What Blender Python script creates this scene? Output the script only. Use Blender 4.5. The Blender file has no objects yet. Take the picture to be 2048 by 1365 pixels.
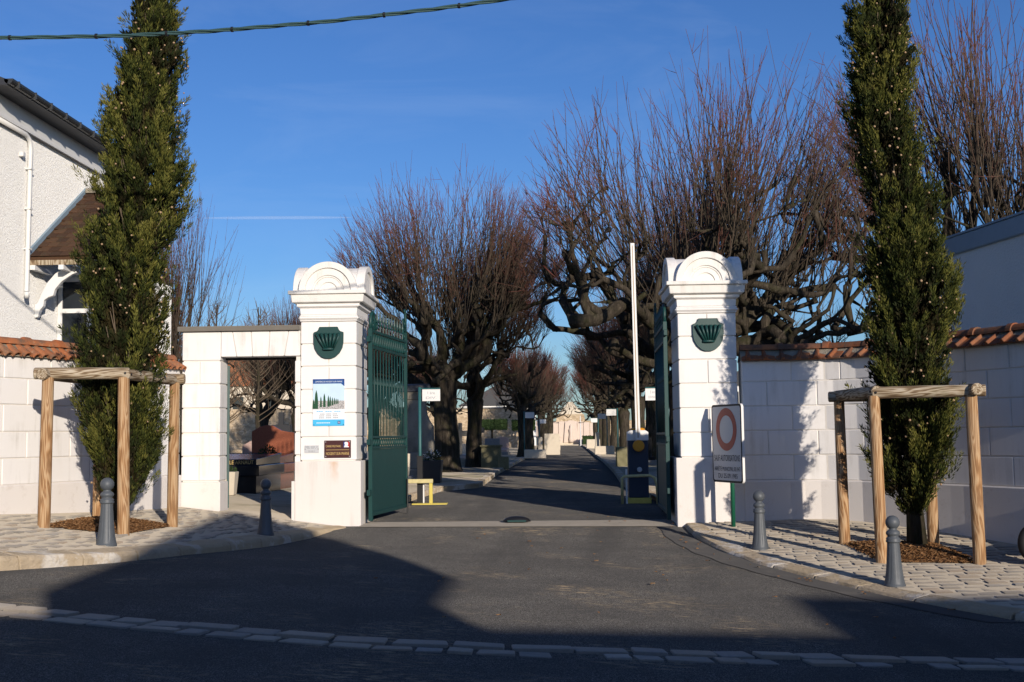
import bpy, bmesh, math, random
import numpy as np
from mathutils import Vector, Matrix

R = math.radians
SC = bpy.context.scene
COL = SC.collection
random.seed(7)

# ------------------------------------------------------------------ camera, sky, sun, exposure
cam_d = bpy.data.cameras.new('camera')
cam = bpy.data.objects.new('camera', cam_d)
COL.objects.link(cam)
cam_d.sensor_width = 36.0
cam_d.lens = 2350 / 2048 * 36
cam_d.clip_start = 0.1
cam_d.clip_end = 20000
cam.matrix_world = (Matrix.Translation((.62, -20.2, 1.5)) @ Matrix.Rotation(R(2.096), 4, 'Z')
                    @ Matrix.Rotation(R(90 + 4.62), 4, 'X') @ Matrix.Rotation(R(-.68), 4, 'Z'))
SC.camera = cam

SUN_EL, SUN_AZ = R(13.5), math.atan2(.45, -1.0)      # azimuth clockwise from +Y
world = bpy.data.worlds.new('World')
SC.world = world
world.use_nodes = True
wn = world.node_tree.nodes
sky = wn.new('ShaderNodeTexSky')
sky.sky_type = 'NISHITA'
sky.sun_disc = False
sky.sun_elevation = SUN_EL
sky.sun_rotation = SUN_AZ
sky.air_density = 1.0
sky.dust_density = 0.6
sky.ozone_density = 5.5
bg = wn['Background']
bg.inputs['Strength'].default_value = 0.13
hs = wn.new('ShaderNodeHueSaturation')
hs.inputs['Saturation'].default_value = 1.07
hs.inputs['Hue'].default_value = 0.511
hs.inputs['Value'].default_value = 1.0
world.node_tree.links.new(sky.outputs[0], hs.inputs['Color'])
# faint high cirrus
tcw = wn.new('ShaderNodeTexCoord'); mpw = wn.new('ShaderNodeMapping'); mpw.inputs['Scale'].default_value = (2.2, 1.2, 9.0); mpw.inputs['Rotation'].default_value = (0, .22, 0)
nzw = wn.new('ShaderNodeTexNoise'); nzw.inputs['Scale'].default_value = 1.6; nzw.inputs['Detail'].default_value = 7; nzw.inputs['Roughness'].default_value = .6; nzw.inputs['Distortion'].default_value = .8
rpw = wn.new('ShaderNodeValToRGB'); rpw.color_ramp.elements[0].position = .48; rpw.color_ramp.elements[1].position = .85; rpw.color_ramp.elements[1].color = (.085, .085, .085, 1)
mxw = wn.new('ShaderNodeMix'); mxw.data_type = 'RGBA'; mxw.inputs[7].default_value = (6.2, 7.0, 8.2, 1)
LW = world.node_tree.links.new
LW(tcw.outputs['Generated'], mpw.inputs[0]); LW(mpw.outputs[0], nzw.inputs['Vector']); LW(nzw.outputs['Fac'], rpw.inputs[0]); LW(rpw.outputs[0], mxw.inputs[0]); LW(hs.outputs[0], mxw.inputs[6]); LW(mxw.outputs[2], bg.inputs[0])

sun_d = bpy.data.lights.new('sun', 'SUN')
sun_d.energy = 4.75
sun_d.angle = R(.53)
sun_d.color = (1.0, .895, .775)
sun = bpy.data.objects.new('sun', sun_d)
COL.objects.link(sun)
sdir = Vector((math.sin(SUN_AZ) * math.cos(SUN_EL), math.cos(SUN_AZ) * math.cos(SUN_EL), math.sin(SUN_EL)))
sun.rotation_euler = sdir.to_track_quat('Z', 'Y').to_euler()
sun.location = (10, -30, 20)

vs = SC.view_settings
vs.view_transform = 'Standard'
vs.look = 'None'
vs.exposure = 0.0
vs.gamma = 1.0
vs.use_curve_mapping = False
SC.cycles.max_bounces = 6
SC.cycles.transparent_max_bounces = 8

# ------------------------------------------------------------------ helpers: materials
class NT:
    def __init__(s, name):
        s.m = bpy.data.materials.new(name)
        s.m.use_nodes = True
        s.t = s.m.node_tree
        s.b = s.t.nodes['Principled BSDF']
        s._p = None
    def n(s, typ, **kw):
        nd = s.t.nodes.new(typ)
        for k, v in kw.items(): setattr(nd, k, v)
        return nd
    def link(s, a, b): s.t.links.new(a, b)
    def pos(s, scale=(1, 1, 1)):
        if s._p is None: s._p = s.n('ShaderNodeNewGeometry').outputs['Position']
        if scale == (1, 1, 1): return s._p
        mp = s.n('ShaderNodeMapping')
        mp.inputs['Scale'].default_value = scale
        s.link(s._p, mp.inputs[0])
        return mp.outputs[0]
    def objc(s, scale=(1, 1, 1)):
        mp = s.n('ShaderNodeMapping')
        mp.inputs['Scale'].default_value = scale
        s.link(s.n('ShaderNodeTexCoord').outputs['Object'], mp.inputs[0])
        return mp.outputs[0]
    def noise(s, scale, detail=5, rough=.55, co=None, dist=0):
        nd = s.n('ShaderNodeTexNoise')
        nd.inputs['Scale'].default_value = scale
        nd.inputs['Detail'].default_value = detail
        nd.inputs['Roughness'].default_value = rough
        nd.inputs['Distortion'].default_value = dist
        s.link(co if co is not None else s.pos(), nd.inputs['Vector'])
        return nd.outputs['Fac']
    def vor(s, scale, co=None, out='Distance', feature='F1'):
        nd = s.n('ShaderNodeTexVoronoi')
        nd.feature = feature
        nd.inputs['Scale'].default_value = scale
        s.link(co if co is not None else s.pos(), nd.inputs['Vector'])
        return nd.outputs[out]
    def ramp(s, fac, stops):
        nd = s.n('ShaderNodeValToRGB')
        el = nd.color_ramp.elements
        while len(el) < len(stops): el.new(.5)
        for e, (p, c) in zip(el, stops):
            e.position = p
            e.color = (*c, 1) if isinstance(c, tuple) else (c, c, c, 1)
        s.link(fac, nd.inputs[0])
        return nd.outputs[0]
    def mix(s, fac, a, b, mode='MIX'):
        nd = s.n('ShaderNodeMix', data_type='RGBA', blend_type=mode)
        if isinstance(fac, (int, float)): nd.inputs[0].default_value = fac
        else: s.link(fac, nd.inputs[0])
        for v, i in ((a, 6), (b, 7)):
            if isinstance(v, tuple): nd.inputs[i].default_value = (*v, 1)
            else: s.link(v, nd.inputs[i])
        return nd.outputs[2]
    def math(s, op, a, b=None):
        nd = s.n('ShaderNodeMath', operation=op)
        for v, i in ((a, 0), (b, 1)):
            if v is None: continue
            if isinstance(v, (int, float)): nd.inputs[i].default_value = v
            else: s.link(v, nd.inputs[i])
        return nd.outputs[0]
    def rand(s): return s.n('ShaderNodeObjectInfo').outputs['Random']
    def attr(s, name):
        nd = s.n('ShaderNodeAttribute'); nd.attribute_name = name
        return nd.outputs['Fac']
    def done(s, col, rough=.8, bump=None, bs=.3, bd=.01, spec=.3, metal=0):
        b = s.b
        if isinstance(col, tuple): b.inputs['Base Color'].default_value = (*col, 1)
        else: s.link(col, b.inputs['Base Color'])
        if isinstance(rough, (int, float)): b.inputs['Roughness'].default_value = rough
        else: s.link(rough, b.inputs['Roughness'])
        b.inputs['Specular IOR Level'].default_value = spec
        b.inputs['Metallic'].default_value = metal
        if bump is not None:
            bp = s.n('ShaderNodeBump')
            bp.inputs['Strength'].default_value = bs
            bp.inputs['Distance'].default_value = bd
            s.link(bump, bp.inputs['Height'])
            s.link(bp.outputs[0], b.inputs['Normal'])
        return s.m

def plain(name, col, rough=.6, spec=.3, metal=0, var=.12, nscale=6, bump=0, bscale=60):
    t = NT(name)
    d = tuple(c * (1 - var) for c in col); e = tuple(min(1, c * (1 + var)) for c in col)
    c = t.mix(t.noise(nscale), d, e)
    return t.done(c, rough, t.noise(bscale) if bump else None, bump, .01, spec, metal)

def m_white(name, base=(.80, .775, .745), grime=.75, stain=None):
    t = NT(name)
    c = t.mix(t.noise(1.3, 4), tuple(v * .94 for v in base), base)
    c = t.mix(t.math('MULTIPLY', t.rand(), .35), c, tuple(v * .95 for v in base))
    run = t.ramp(t.noise(1, 6, .6, t.pos((9, 9, .7))), [(.47, 0.0), (.72, 1.0)])
    blot = t.ramp(t.noise(1.6, 6, .65), [(.42, 0.0), (.68, 1.0)])
    f = t.math('MULTIPLY', t.math('MULTIPLY', run, blot), grime)
    c = t.mix(f, c, (.42, .39, .33))
    if stain:                                     # rust run: centre x, top z, half width, length (world)
        sx, sz, hw, ln = stain
        sp = t.n('ShaderNodeSeparateXYZ'); t.link(t.pos(), sp.inputs[0])
        wob = t.math('MULTIPLY', t.math('SUBTRACT', t.noise(9), .5), hw * 1.6)
        dx = t.math('DIVIDE', t.math('ABSOLUTE', t.math('ADD', t.math('SUBTRACT', sp.outputs[0], sx), wob)), hw)
        dz = t.math('DIVIDE', t.math('SUBTRACT', sz, sp.outputs[2]), ln)
        a = t.ramp(dx, [(0, 1.0), (1, 0.0)])
        b2 = t.ramp(dz, [(0, 0.0), (.06, 1.0), (.4, .55), (1, 0.0)])
        c = t.mix(t.math('MULTIPLY', t.math('MULTIPLY', a, b2), .6), c, (.52, .27, .09))
    return t.done(c, .82, t.noise(45, 6), .12, .01, .25)

def m_foot(name):                                  # white plinth, splashed and scuffed
    t = NT(name)
    b = (.75, .705, .66)
    c = t.mix(t.noise(1.5, 5), tuple(v * .92 for v in b), b)
    c = t.mix(t.ramp(t.noise(5, 7, .7), [(.56, 0.0), (.74, .5)]), c, (.50, .43, .36))
    sp = t.n('ShaderNodeSeparateXYZ'); t.link(t.pos(), sp.inputs[0])
    return t.done(c, .85, t.noise(50, 6), .15, .01, .2)

M = {}
M['white'] = m_white('white_render')
M['white_pillar'] = m_white('white_pillar_render', grime=.22)
M['white_cap'] = m_white('white_cap_render', base=(.78, .75, .70), grime=1.0)
M['foot'] = m_foot('plinth_render')
M['joint'] = plain('joint_render', (.70, .66, .60), .9)
t = NT('roughcast'); 
t.b.inputs['Diffuse Roughness'].default_value = 1.0
M['roughcast'] = t.done(t.mix(t.noise(1.2, 5), (.70, .69, .66), (.80, .79, .76)), .9, t.noise(26, 4, .7), .9, .03, .2)
t = NT('asphalt_old')
sp_ = t.ramp(t.vor(150, out='Color'), [(.25, (.038, .036, .033)), (.6, (.10, .094, .086)), (.92, (.28, .265, .235))])
c = t.mix(t.ramp(t.noise(.9, 6, .65), [(.35, 0.0), (.62, .6)]), sp_, (.062, .06, .057))
c = t.mix(t.ramp(t.noise(3.5, 6, .75), [(.58, 0.0), (.72, .4)]), c, (.17, .155, .135))
sand = t.math('MULTIPLY', t.ramp(t.noise(.55, 5, .6), [(.53, 0.0), (.64, 1.0)]), t.ramp(t.noise(7, 6, .75, t.pos((.8, 2.2, 1))), [(.50, 0.0), (.62, 1.0)]))
c = t.mix(t.math('MULTIPLY', sand, .75), c, (.38, .29, .18))
c = t.mix(t.ramp(t.noise(1.0, 3, .5, t.pos((1.1, .12, 1))), [(.52, 0.0), (.66, .4)]), c, (.05, .049, .047))
t.b.inputs['Diffuse Roughness'].default_value = 1.0
M['asphalt'] = t.done(c, .9, t.vor(150), .6, .006, .03)
t = NT('asphalt_patch')
c = t.mix(t.noise(140, 3), (.045, .044, .043), (.085, .081, .077))
c = t.mix(t.ramp(t.noise(2, 6, .7), [(.5, 0.0), (.75, .4)]), c, (.15, .135, .115))
t.b.inputs['Diffuse Roughness'].default_value = 1.0
M['asphalt_patch'] = t.done(c, .9, t.noise(160, 3), .3, .004, .05)
t = NT('concrete')
t.b.inputs['Diffuse Roughness'].default_value = 1.0
M['concrete'] = t.done(t.mix(t.noise(3, 7, .7), (.13, .118, .10), (.25, .225, .19)), .9, t.noise(70, 5), .3, .005, .2)
t = NT('joint_mortar')
t.b.inputs['Diffuse Roughness'].default_value = 1.0
M['mortar'] = t.done(t.mix(t.noise(8, 7, .7), (.29, .25, .19), (.44, .385, .305)), .95, t.noise(90, 5), .5, .006, .1)
t = NT('sett_stone')
c = t.ramp(t.rand(), [(0, (.13, .12, .11)), (.25, (.24, .20, .155)), (.45, (.17, .162, .155)), (.62, (.31, .26, .195)), (.8, (.28, .20, .13)), (.93, (.19, .185, .18)), (1, (.37, .32, .26))])
c = t.mix(.55, c, t.mix(t.noise(25, 6, .7), (.13, .12, .105), (.40, .355, .29)))
t.b.inputs['Diffuse Roughness'].default_value = 1.0
M['sett'] = t.done(c, .8, t.noise(40, 6), .5, .008, .3)
t = NT('gutter_stone')
c = t.mix(t.rand(), (.034, .034, .034), (.066, .064, .06))
c = t.mix(.5, c, t.mix(t.noise(18, 6, .7), (.025, .025, .025), (.085, .082, .077)))
M['gutter'] = t.done(c, .85, t.noise(35, 6), .5, .01, .12)
t = NT('kerb_granite')
c = t.mix(t.noise(5, 7, .7), (.26, .20, .13), (.58, .49, .37))
c = t.mix(t.ramp(t.noise(1.7, 5, .6), [(.52, 0.0), (.58, .85)]), c, (.62, .59, .54))
c = t.mix(t.math('MULTIPLY', t.rand(), .5), c, (.46, .36, .22))
t.b.inputs['Diffuse Roughness'].default_value = 1.0
M['kerb'] = t.done(c, .85, t.noise(16, 7, .7), 1.0, .06, .15)
t = NT('round_timber')
def grain(t, k):
    low = t.noise(1.0, 3, .5, t.objc((7, 7, .75)), .6)
    band = t.math('ADD', t.math('MULTIPLY', t.math('SINE', t.math('MULTIPLY', low, k)), .5), .5)
    return t.math('ADD', t.math('MULTIPLY', band, .75), t.math('MULTIPLY', t.noise(1.0, 4, .6, t.objc((40, 40, 3))), .35))
g = grain(t, 58)
c = t.ramp(g, [(.1, (.20, .095, .036)), (.35, (.33, .175, .075)), (.6, (.43, .25, .12)), (.95, (.50, .34, .19))])
c = t.mix(t.ramp(t.noise(1.3, 3, .5, t.objc((1, 1, 1))), [(.45, 0.0), (.7, .45)]), c, (.40, .31, .21))
c = t.mix(t.math('MULTIPLY', t.rand(), .25), c, (.30, .20, .11))
M['timber'] = t.done(c, .75, g, .35, .006, .2)
t = NT('weathered_timber')
g = grain(t, 62)
c = t.ramp(g, [(.1, (.11, .07, .04)), (.35, (.24, .17, .10)), (.6, (.38, .30, .20)), (.95, (.46, .39, .29))])
c = t.mix(t.ramp(t.noise(4, 4), [(.55, 0.0), (.75, .35)]), c, (.21, .22, .12))
M['timber_grey'] = t.done(c, .8, g, .4, .006, .15)
t = NT('clay_tile')
c = t.ramp(t.rand(), [(0, (.33, .115, .045)), (.4, (.42, .15, .06)), (.7, (.28, .10, .045)), (1, (.46, .20, .09))])
c = t.mix(t.ramp(t.noise(6, 6, .7), [(.45, 0.0), (.66, .85)]), c, (.14, .10, .07))
c = t.mix(t.ramp(t.noise(22, 5, .7), [(.6, 0.0), (.7, .6)]), c, (.42, .38, .27))
M['tile'] = t.done(c, .82, t.noise(40, 5), .4, .008, .25)
t = NT('old_clay_tile')
c = t.ramp(t.rand(), [(0, (.20, .075, .035)), (.4, (.30, .10, .04)), (.7, (.16, .07, .04)), (1, (.36, .14, .06))])
c = t.mix(t.ramp(t.noise(6, 6, .7), [(.42, 0.0), (.64, .85)]), c, (.085, .065, .05))
M['tile_old'] = t.done(c, .85, t.noise(40, 5), .5, .01, .2)
t = NT('brown_tile')
c = t.ramp(t.rand(), [(0, (.045, .024, .015)), (.5, (.072, .037, .021)), (1, (.10, .052, .028))])
c = t.mix(t.ramp(t.noise(5, 6, .7), [(.5, 0.0), (.72, .6)]), c, (.06, .055, .03))
M['brown_tile'] = t.done(c, .8, t.noise(40, 5), .4, .008, .25)
t = NT('tile_bedding')
M['bedding'] = t.done(t.mix(t.noise(9, 6, .7), (.19, .165, .12), (.40, .36, .29)), .95, t.noise(30, 6, .7), .9, .03, .1)
t = NT('gate_paint')
c = t.mix(t.noise(4, 5), (.006, .038, .036), (.009, .054, .049))
c = t.mix(t.ramp(t.noise(2, 6, .7, t.pos((3, 3, .6))), [(.58, 0.0), (.8, .35)]), c, (.03, .07, .06))
M['gate'] = t.done(c, .48, t.noise(70, 4), .12, .004, .4)
M['green'] = plain('sign_post_green', (.01, .10, .055), .4, .5)
M['teal'] = plain('teal_post', (.03, .12, .12), .45, .4)
M['iron'] = plain('bollard_paint', (.082, .092, .102), .5, .4, var=.15, nscale=12, bump=.12, bscale=60)
M['navy'] = plain('barrier_paint', (.022, .033, .060), .4, .45)
M['black'] = plain('black_metal', (.012, .012, .013), .45, .4)
M['alu'] = plain('white_aluminium', (.74, .73, .70), .4, .4, var=.05)
M['boomred'] = plain('boom_rail', (.36, .25, .15), .5)
M['amber'] = plain('amber_plastic', (.66, .28, .015), .35, .5)
M['yellow'] = plain('yellow_paint', (.62, .50, .10), .55, .4, var=.2)
M['fadedyellow'] = plain('faded_yellow_paint', (.58, .50, .24), .6, .3, var=.3, nscale=14)
M['zinc'] = plain('zinc_flashing', (.24, .33, .40), .4, .5, var=.1)
M['gutter_metal'] = plain('dark_gutter', (.035, .037, .038), .4, .5)
M['pvc'] = plain('white_pvc', (.74, .73, .69), .45, .4, var=.05)
M['woodpaint'] = plain('white_wood_paint', (.76, .75, .72), .5, .4, var=.06)
t = NT('window_glass')
M['glass'] = t.done((.02, .025, .03), .06, spec=.6)
t = NT('bark')
g = t.noise(1.0, 7, .7, t.pos((14, 14, 2.2)), .6)
c = t.ramp(g, [(.3, (.018, .015, .011)), (.55, (.062, .050, .037)), (.75, (.14, .115, .087))])
c = t.mix(t.ramp(t.noise(2.2, 5, .7), [(.48, 0.0), (.66, .6)]), c, (.034, .038, .012))
M['bark'] = t.done(c, .95, g, 1.0, .05, .1)
t = NT('twig')
a = t.attr('t')
c = t.ramp(a, [(0, (.045, .037, .026)), (.45, (.085, .062, .043)), (.75, (.125, .06, .043)), (1, (.20, .05, .04))])
c = t.mix(t.ramp(t.noise(.7, 3), [(.45, 0.0), (.7, .6)]), c, (.095, .072, .05))
M['twig'] = t.done(c, .8, spec=.2)
t = NT('twig_brown')
M['twig_brown'] = t.done(t.mix(t.noise(1, 3), (.10, .08, .055), (.19, .14, .095)), .85, spec=.15)
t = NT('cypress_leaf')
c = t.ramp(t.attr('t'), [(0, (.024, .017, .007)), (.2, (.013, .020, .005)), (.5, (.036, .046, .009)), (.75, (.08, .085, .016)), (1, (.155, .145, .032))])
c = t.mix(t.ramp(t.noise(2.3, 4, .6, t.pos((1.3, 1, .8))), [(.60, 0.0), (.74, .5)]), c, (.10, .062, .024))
t.b.inputs['Subsurface Weight'].default_value = 0
M['cypress'] = t.done(c, .75, spec=.15)
M['cone'] = plain('cypress_cone', (.36, .24, .14), .8, var=.3, nscale=30)
t = NT('bark_mulch')
M['mulch'] = t.done(t.ramp(t.noise(38, 3), [(.3, (.07, .03, .013)), (.5, (.24, .12, .05)), (.7, (.42, .25, .12))]), .9, t.noise(60, 4), .8, .02, .1)
t = NT('cemetery_soil')
c = t.mix(t.noise(2.5, 7, .7), (.26, .225, .17), (.46, .40, .31))
c = t.mix(t.ramp(t.noise(.6, 5), [(.5, 0.0), (.65, .6)]), c, (.10, .10, .045))
t.b.inputs['Diffuse Roughness'].default_value = 1.0
M['soil'] = t.done(c, .95, t.noise(60, 5), .6, .02, .1)
t = NT('far_land')
M['land'] = t.done(t.mix(t.noise(.05, 5), (.12, .13, .07), (.22, .2, .14)), .95)
t = NT('red_granite')
M['redgranite'] = t.done(t.mix(t.vor(120, out='Color'), (.19, .055, .028), (.32, .11, .06)), .25, spec=.5)
t = NT('pink_granite')
M['pinkgranite'] = t.done(t.mix(t.vor(120, out='Color'), (.36, .24, .20), (.50, .36, .31)), .35, spec=.5)
t = NT('black_granite')
M['blackgranite'] = t.done(t.mix(t.noise(150, 2), (.008, .008, .009), (.03, .03, .032)), .15, spec=.5)
t = NT('grey_granite')
M['greygranite'] = t.done(t.mix(t.vor(100, out='Color'), (.13, .13, .135), (.27, .27, .27)), .4, spec=.4)
t = NT('old_limestone')
c = t.mix(t.noise(4, 7, .7), (.17, .15, .12), (.40, .365, .30))
c = t.mix(t.ramp(t.noise(2, 6, .7), [(.5, 0.0), (.7, .65)]), c, (.06, .058, .045))
M['oldstone'] = t.done(c, .9, t.noise(30, 6), .5, .015, .2)
t = NT('mossy_stone')
c = t.mix(t.noise(5, 6, .7), (.10, .10, .04), (.33, .29, .18))
M['mossy'] = t.done(c, .9, t.noise(30, 6), .5, .015, .2)
M['palestone'] = plain('pale_limestone', (.62, .54, .42), .85, .2, var=.12)
M['pinkstone'] = plain('memorial_stone', (.66, .54, .45), .8, .2, var=.08, nscale=1.5)
t = NT('rubble_wall')
c = t.ramp(t.vor(3.2, t.pos((1, 1, 1.8)), 'Color'), [(.1, (.36, .27, .17)), (.5, (.52, .40, .26)), (.9, (.62, .50, .35))])
c = t.mix(t.ramp(t.vor(3.2, t.pos((1, 1, 1.8)), feature='DISTANCE_TO_EDGE'), [(.0, 1.0), (.06, 0.0)]), c, (.30, .23, .15))
M['rubble'] = t.done(c, .95, t.noise(9), .5, .04, .1)
M['slate'] = plain('dark_slate', (.03, .031, .035), .5, .4)
t = NT('hedge_leaf')
M['hedge'] = t.done(t.mix(t.noise(6, 4), (.016, .035, .012), (.05, .085, .026)), .8, spec=.2)
t = NT('dead_leaf')
M['leaf'] = t.done(t.ramp(t.noise(3, 2), [(.35, (.13, .06, .02)), (.5, (.27, .13, .045)), (.65, (.22, .16, .09))]), .8)
M['signface'] = plain('sign_white', (.62, .62, .61), .4, .4, var=.04)
M['signred'] = plain('sign_red', (.40, .035, .022), .45, .4, var=.08)
M['ink'] = plain('black_ink', (.02, .02, .022), .6, var=.05)
M['greyink'] = plain('grey_ink', (.30, .31, .33), .6, var=.05)
M['whiteink'] = plain('white_ink', (.80, .80, .79), .5, var=.03)
M['goldink'] = plain('gold_ink', (.62, .44, .16), .4, .5, var=.1)
M['plaque'] = plain('brown_plaque', (.062, .020, .020), .35, .45, var=.1)
M['silver'] = plain('silver_plaque', (.52, .53, .54), .35, .5, var=.08)
M['pblue'] = plain('poster_blue', (.015, .075, .26), .35, .4, var=.05)
M['pcyan'] = plain('poster_cyan', (.07, .46, .76), .35, .4, var=.05)
M['ppaper'] = plain('poster_white', (.76, .78, .80), .35, .4, var=.03)
M['psky'] = plain('poster_sky', (.55, .70, .80), .35, .4, var=.12, nscale=5)
M['pgreen'] = plain('poster_green', (.02, .075, .035), .35, .4, var=.4, nscale=60)
t = NT('poster_graves')
M['pgraves'] = t.done(t.ramp(t.noise(55, 4, .7), [(.35, (.10, .10, .09)), (.5, (.40, .38, .37)), (.65, (.72, .70, .70))]), .35, spec=.4)
M['fblue'] = plain('flag_blue', (.02, .06, .30), .7)
M['fred'] = plain('flag_red', (.55, .03, .03), .7)
M['rubber'] = plain('tyre_rubber', (.012, .012, .012), .7, .3)
M['cable'] = plain('cable_sheath', (.035, .075, .075), .5, .3)
t = NT('contrail_ice')
tr = t.n('ShaderNodeBsdfTransparent'); mx = t.n('ShaderNodeMixShader')
df = t.n('ShaderNodeBsdfDiffuse'); df.inputs[0].default_value = (.9, .9, .9, 1)
t.link(tr.outputs[0], mx.inputs[1]); t.link(df.outputs[0], mx.inputs[2])
mx.inputs[0].default_value = .05
t.link(mx.outputs[0], t.t.nodes['Material Output'].inputs[0])
M['contrail'] = t.m

# ------------------------------------------------------------------ helpers: meshes and things
class MB:
    def __init__(s): s.v = []; s.f = []
    def add(s, vs, fs):
        o = len(s.v); s.v += [tuple(v) for v in vs]; s.f += [tuple(i + o for i in f) for f in fs]; return s
    def box(s, x0, x1, y0, y1, z0, z1):
        return s.add([(x0, y0, z0), (x1, y0, z0), (x1, y1, z0), (x0, y1, z0), (x0, y0, z1), (x1, y0, z1), (x1, y1, z1), (x0, y1, z1)],
                     [(0, 3, 2, 1), (4, 5, 6, 7), (0, 1, 5, 4), (1, 2, 6, 5), (2, 3, 7, 6), (3, 0, 4, 7)])
    def hexa(s, b, tp):       # four bottom points, four top points, both counter-clockwise seen from above
        return s.add(list(b) + list(tp), [(0, 3, 2, 1), (4, 5, 6, 7), (0, 1, 5, 4), (1, 2, 6, 5), (2, 3, 7, 6), (3, 0, 4, 7)])
    def prism(s, poly, a, b, axis='y'):
        n = len(poly)
        if axis == 'y': f = lambda p, d: (p[0], d, p[1])
        elif axis == 'x': f = lambda p, d: (d, p[0], p[1])
        else: f = lambda p, d: (p[0], p[1], d)
        vs = [f(p, a) for p in poly] + [f(p, b) for p in poly]
        return s.add(vs, [tuple(range(n)), tuple(range(2 * n - 1, n - 1, -1))] + [(i, i + n, (i + 1) % n + n, (i + 1) % n) for i in range(n)])
    def lathe(s, prof, n=20, c=(0, 0, 0), mod=None):
        k = len(prof); vs = []
        for r, z in prof:
            for i in range(n):
                a = 2 * math.pi * i / n
                rr = r * (mod(a, z) if mod else 1)
                vs.append((c[0] + rr * math.cos(a), c[1] + rr * math.sin(a), c[2] + z))
        fs = [(j * n + i, j * n + (i + 1) % n, (j + 1) * n + (i + 1) % n, (j + 1) * n + i) for j in range(k - 1) for i in range(n)]
        fs += [tuple(range(n - 1, -1, -1)), tuple((k - 1) * n + i for i in range(n))]
        return s.add(vs, fs)
    def tube(s, pts, rad, n=8, cap=True):
        pts = [Vector(p) for p in pts]; k = len(pts)
        rad = [rad] * k if isinstance(rad, (int, float)) else rad
        ref = None; vs = []
        for j in range(k):
            d = (pts[min(j + 1, k - 1)] - pts[max(j - 1, 0)]).normalized()
            if ref is None: ref = d.orthogonal().normalized()
            ref = (ref - d * ref.dot(d)).normalized(); w = d.cross(ref)
            for i in range(n):
                a = 2 * math.pi * i / n
                vs.append(pts[j] + (ref * math.cos(a) + w * math.sin(a)) * rad[j])
        fs = [(j * n + i, j * n + (i + 1) % n, (j + 1) * n + (i + 1) % n, (j + 1) * n + i) for j in range(k - 1) for i in range(n)]
        if cap: fs += [tuple(range(n - 1, -1, -1)), tuple((k - 1) * n + i for i in range(n))]
        return s.add(vs, fs)
    def mesh(s, name, bevel=0, smooth=False, seg=1, jit=0):
        me = bpy.data.meshes.new(name)
        me.from_pydata(s.v, [], s.f)
        bm = bmesh.new(); bm.from_mesh(me)
        bmesh.ops.recalc_face_normals(bm, faces=bm.faces)
        if bevel:
            bmesh.ops.bevel(bm, geom=list(bm.edges), offset=bevel, segments=seg, profile=.6, affect='EDGES', clamp_overlap=True)
        if jit:
            for v in bm.verts: v.co += Vector((random.uniform(-jit, jit), random.uniform(-jit, jit), random.uniform(-jit, jit)))
        bm.to_mesh(me); bm.free()
        if smooth: me.polygons.foreach_set('use_smooth', [True] * len(me.polygons))
        return me
    def build(s, name, mat, parent=None, bevel=0, smooth=False, seg=1, jit=0, loc=None, rot=None):
        return ob(name, s.mesh(name, bevel, smooth, seg, jit), mat, parent, loc, rot)

def ob(name, me, mat=None, parent=None, loc=None, rot=None):
    o = bpy.data.objects.new(name, me)
    COL.objects.link(o)
    if mat is not None and me is not None and len(me.materials) == 0:
        me.materials.append(M[mat] if isinstance(mat, str) else mat)
    if parent is not None: o.parent = parent
    if loc is not None: o.location = loc
    if rot is not None: o.rotation_euler = rot
    return o
def tag(o, label=None, cat=None, group=None, kind=None):
    if label: o['label'] = label
    if cat: o['category'] = cat
    if group: o['group'] = group
    if kind: o['kind'] = kind
    return o
def thing(name, label, cat, loc=(0, 0, 0), rz=0, group=None):
    o = bpy.data.objects.new(name, None)
    COL.objects.link(o)
    o.empty_display_size = .2
    o.location = loc; o.rotation_euler = (0, 0, rz)
    return tag(o, label, cat, group)
def copy_tree(o, parent=None):
    c = o.copy(); COL.objects.link(c); c.parent = parent
    for ch in o.children: copy_tree(ch, c)
    return c
def np_mesh(name, V, F, attr=None, smooth=True):
    me = bpy.data.meshes.new(name)
    V = np.asarray(V, np.float32).reshape(-1, 3); F = np.asarray(F, np.int32); k = F.shape[1]
    me.vertices.add(len(V)); me.vertices.foreach_set('co', V.ravel())
    me.loops.add(F.size); me.loops.foreach_set('vertex_index', F.ravel())
    me.polygons.add(len(F)); me.polygons.foreach_set('loop_start', np.arange(0, F.size, k, dtype=np.int32))
    if smooth: me.polygons.foreach_set('use_smooth', np.ones(len(F), bool))
    me.update(calc_edges=True)
    if attr is not None:
        me.attributes.new('t', 'FLOAT', 'POINT').data.foreach_set('value', np.asarray(attr, np.float32))
    return me
def tubes(P, Rd, n=3):
    N, K, _ = P.shape
    T = np.gradient(P, axis=1); T /= np.linalg.norm(T, axis=2, keepdims=True) + 1e-9
    A = np.where(np.abs(T[..., 2:3]) > .9, np.array([1., 0, 0]), np.array([0, 0, 1.]))
    U = np.cross(T, A); U /= np.linalg.norm(U, axis=2, keepdims=True) + 1e-9
    W = np.cross(T, U)
    a = np.arange(n) * 2 * np.pi / n
    V = P[:, :, None, :] + Rd[:, :, None, None] * (U[:, :, None, :] * np.cos(a)[None, None, :, None] + W[:, :, None, :] * np.sin(a)[None, None, :, None])
    idx = np.arange(N * K * n).reshape(N, K, n); nx = np.roll(idx, -1, axis=2)
    F = np.stack([idx[:, :-1], nx[:, :-1], nx[:, 1:], idx[:, 1:]], -1).reshape(-1, 4)
    return V.reshape(-1, 3), F
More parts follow.
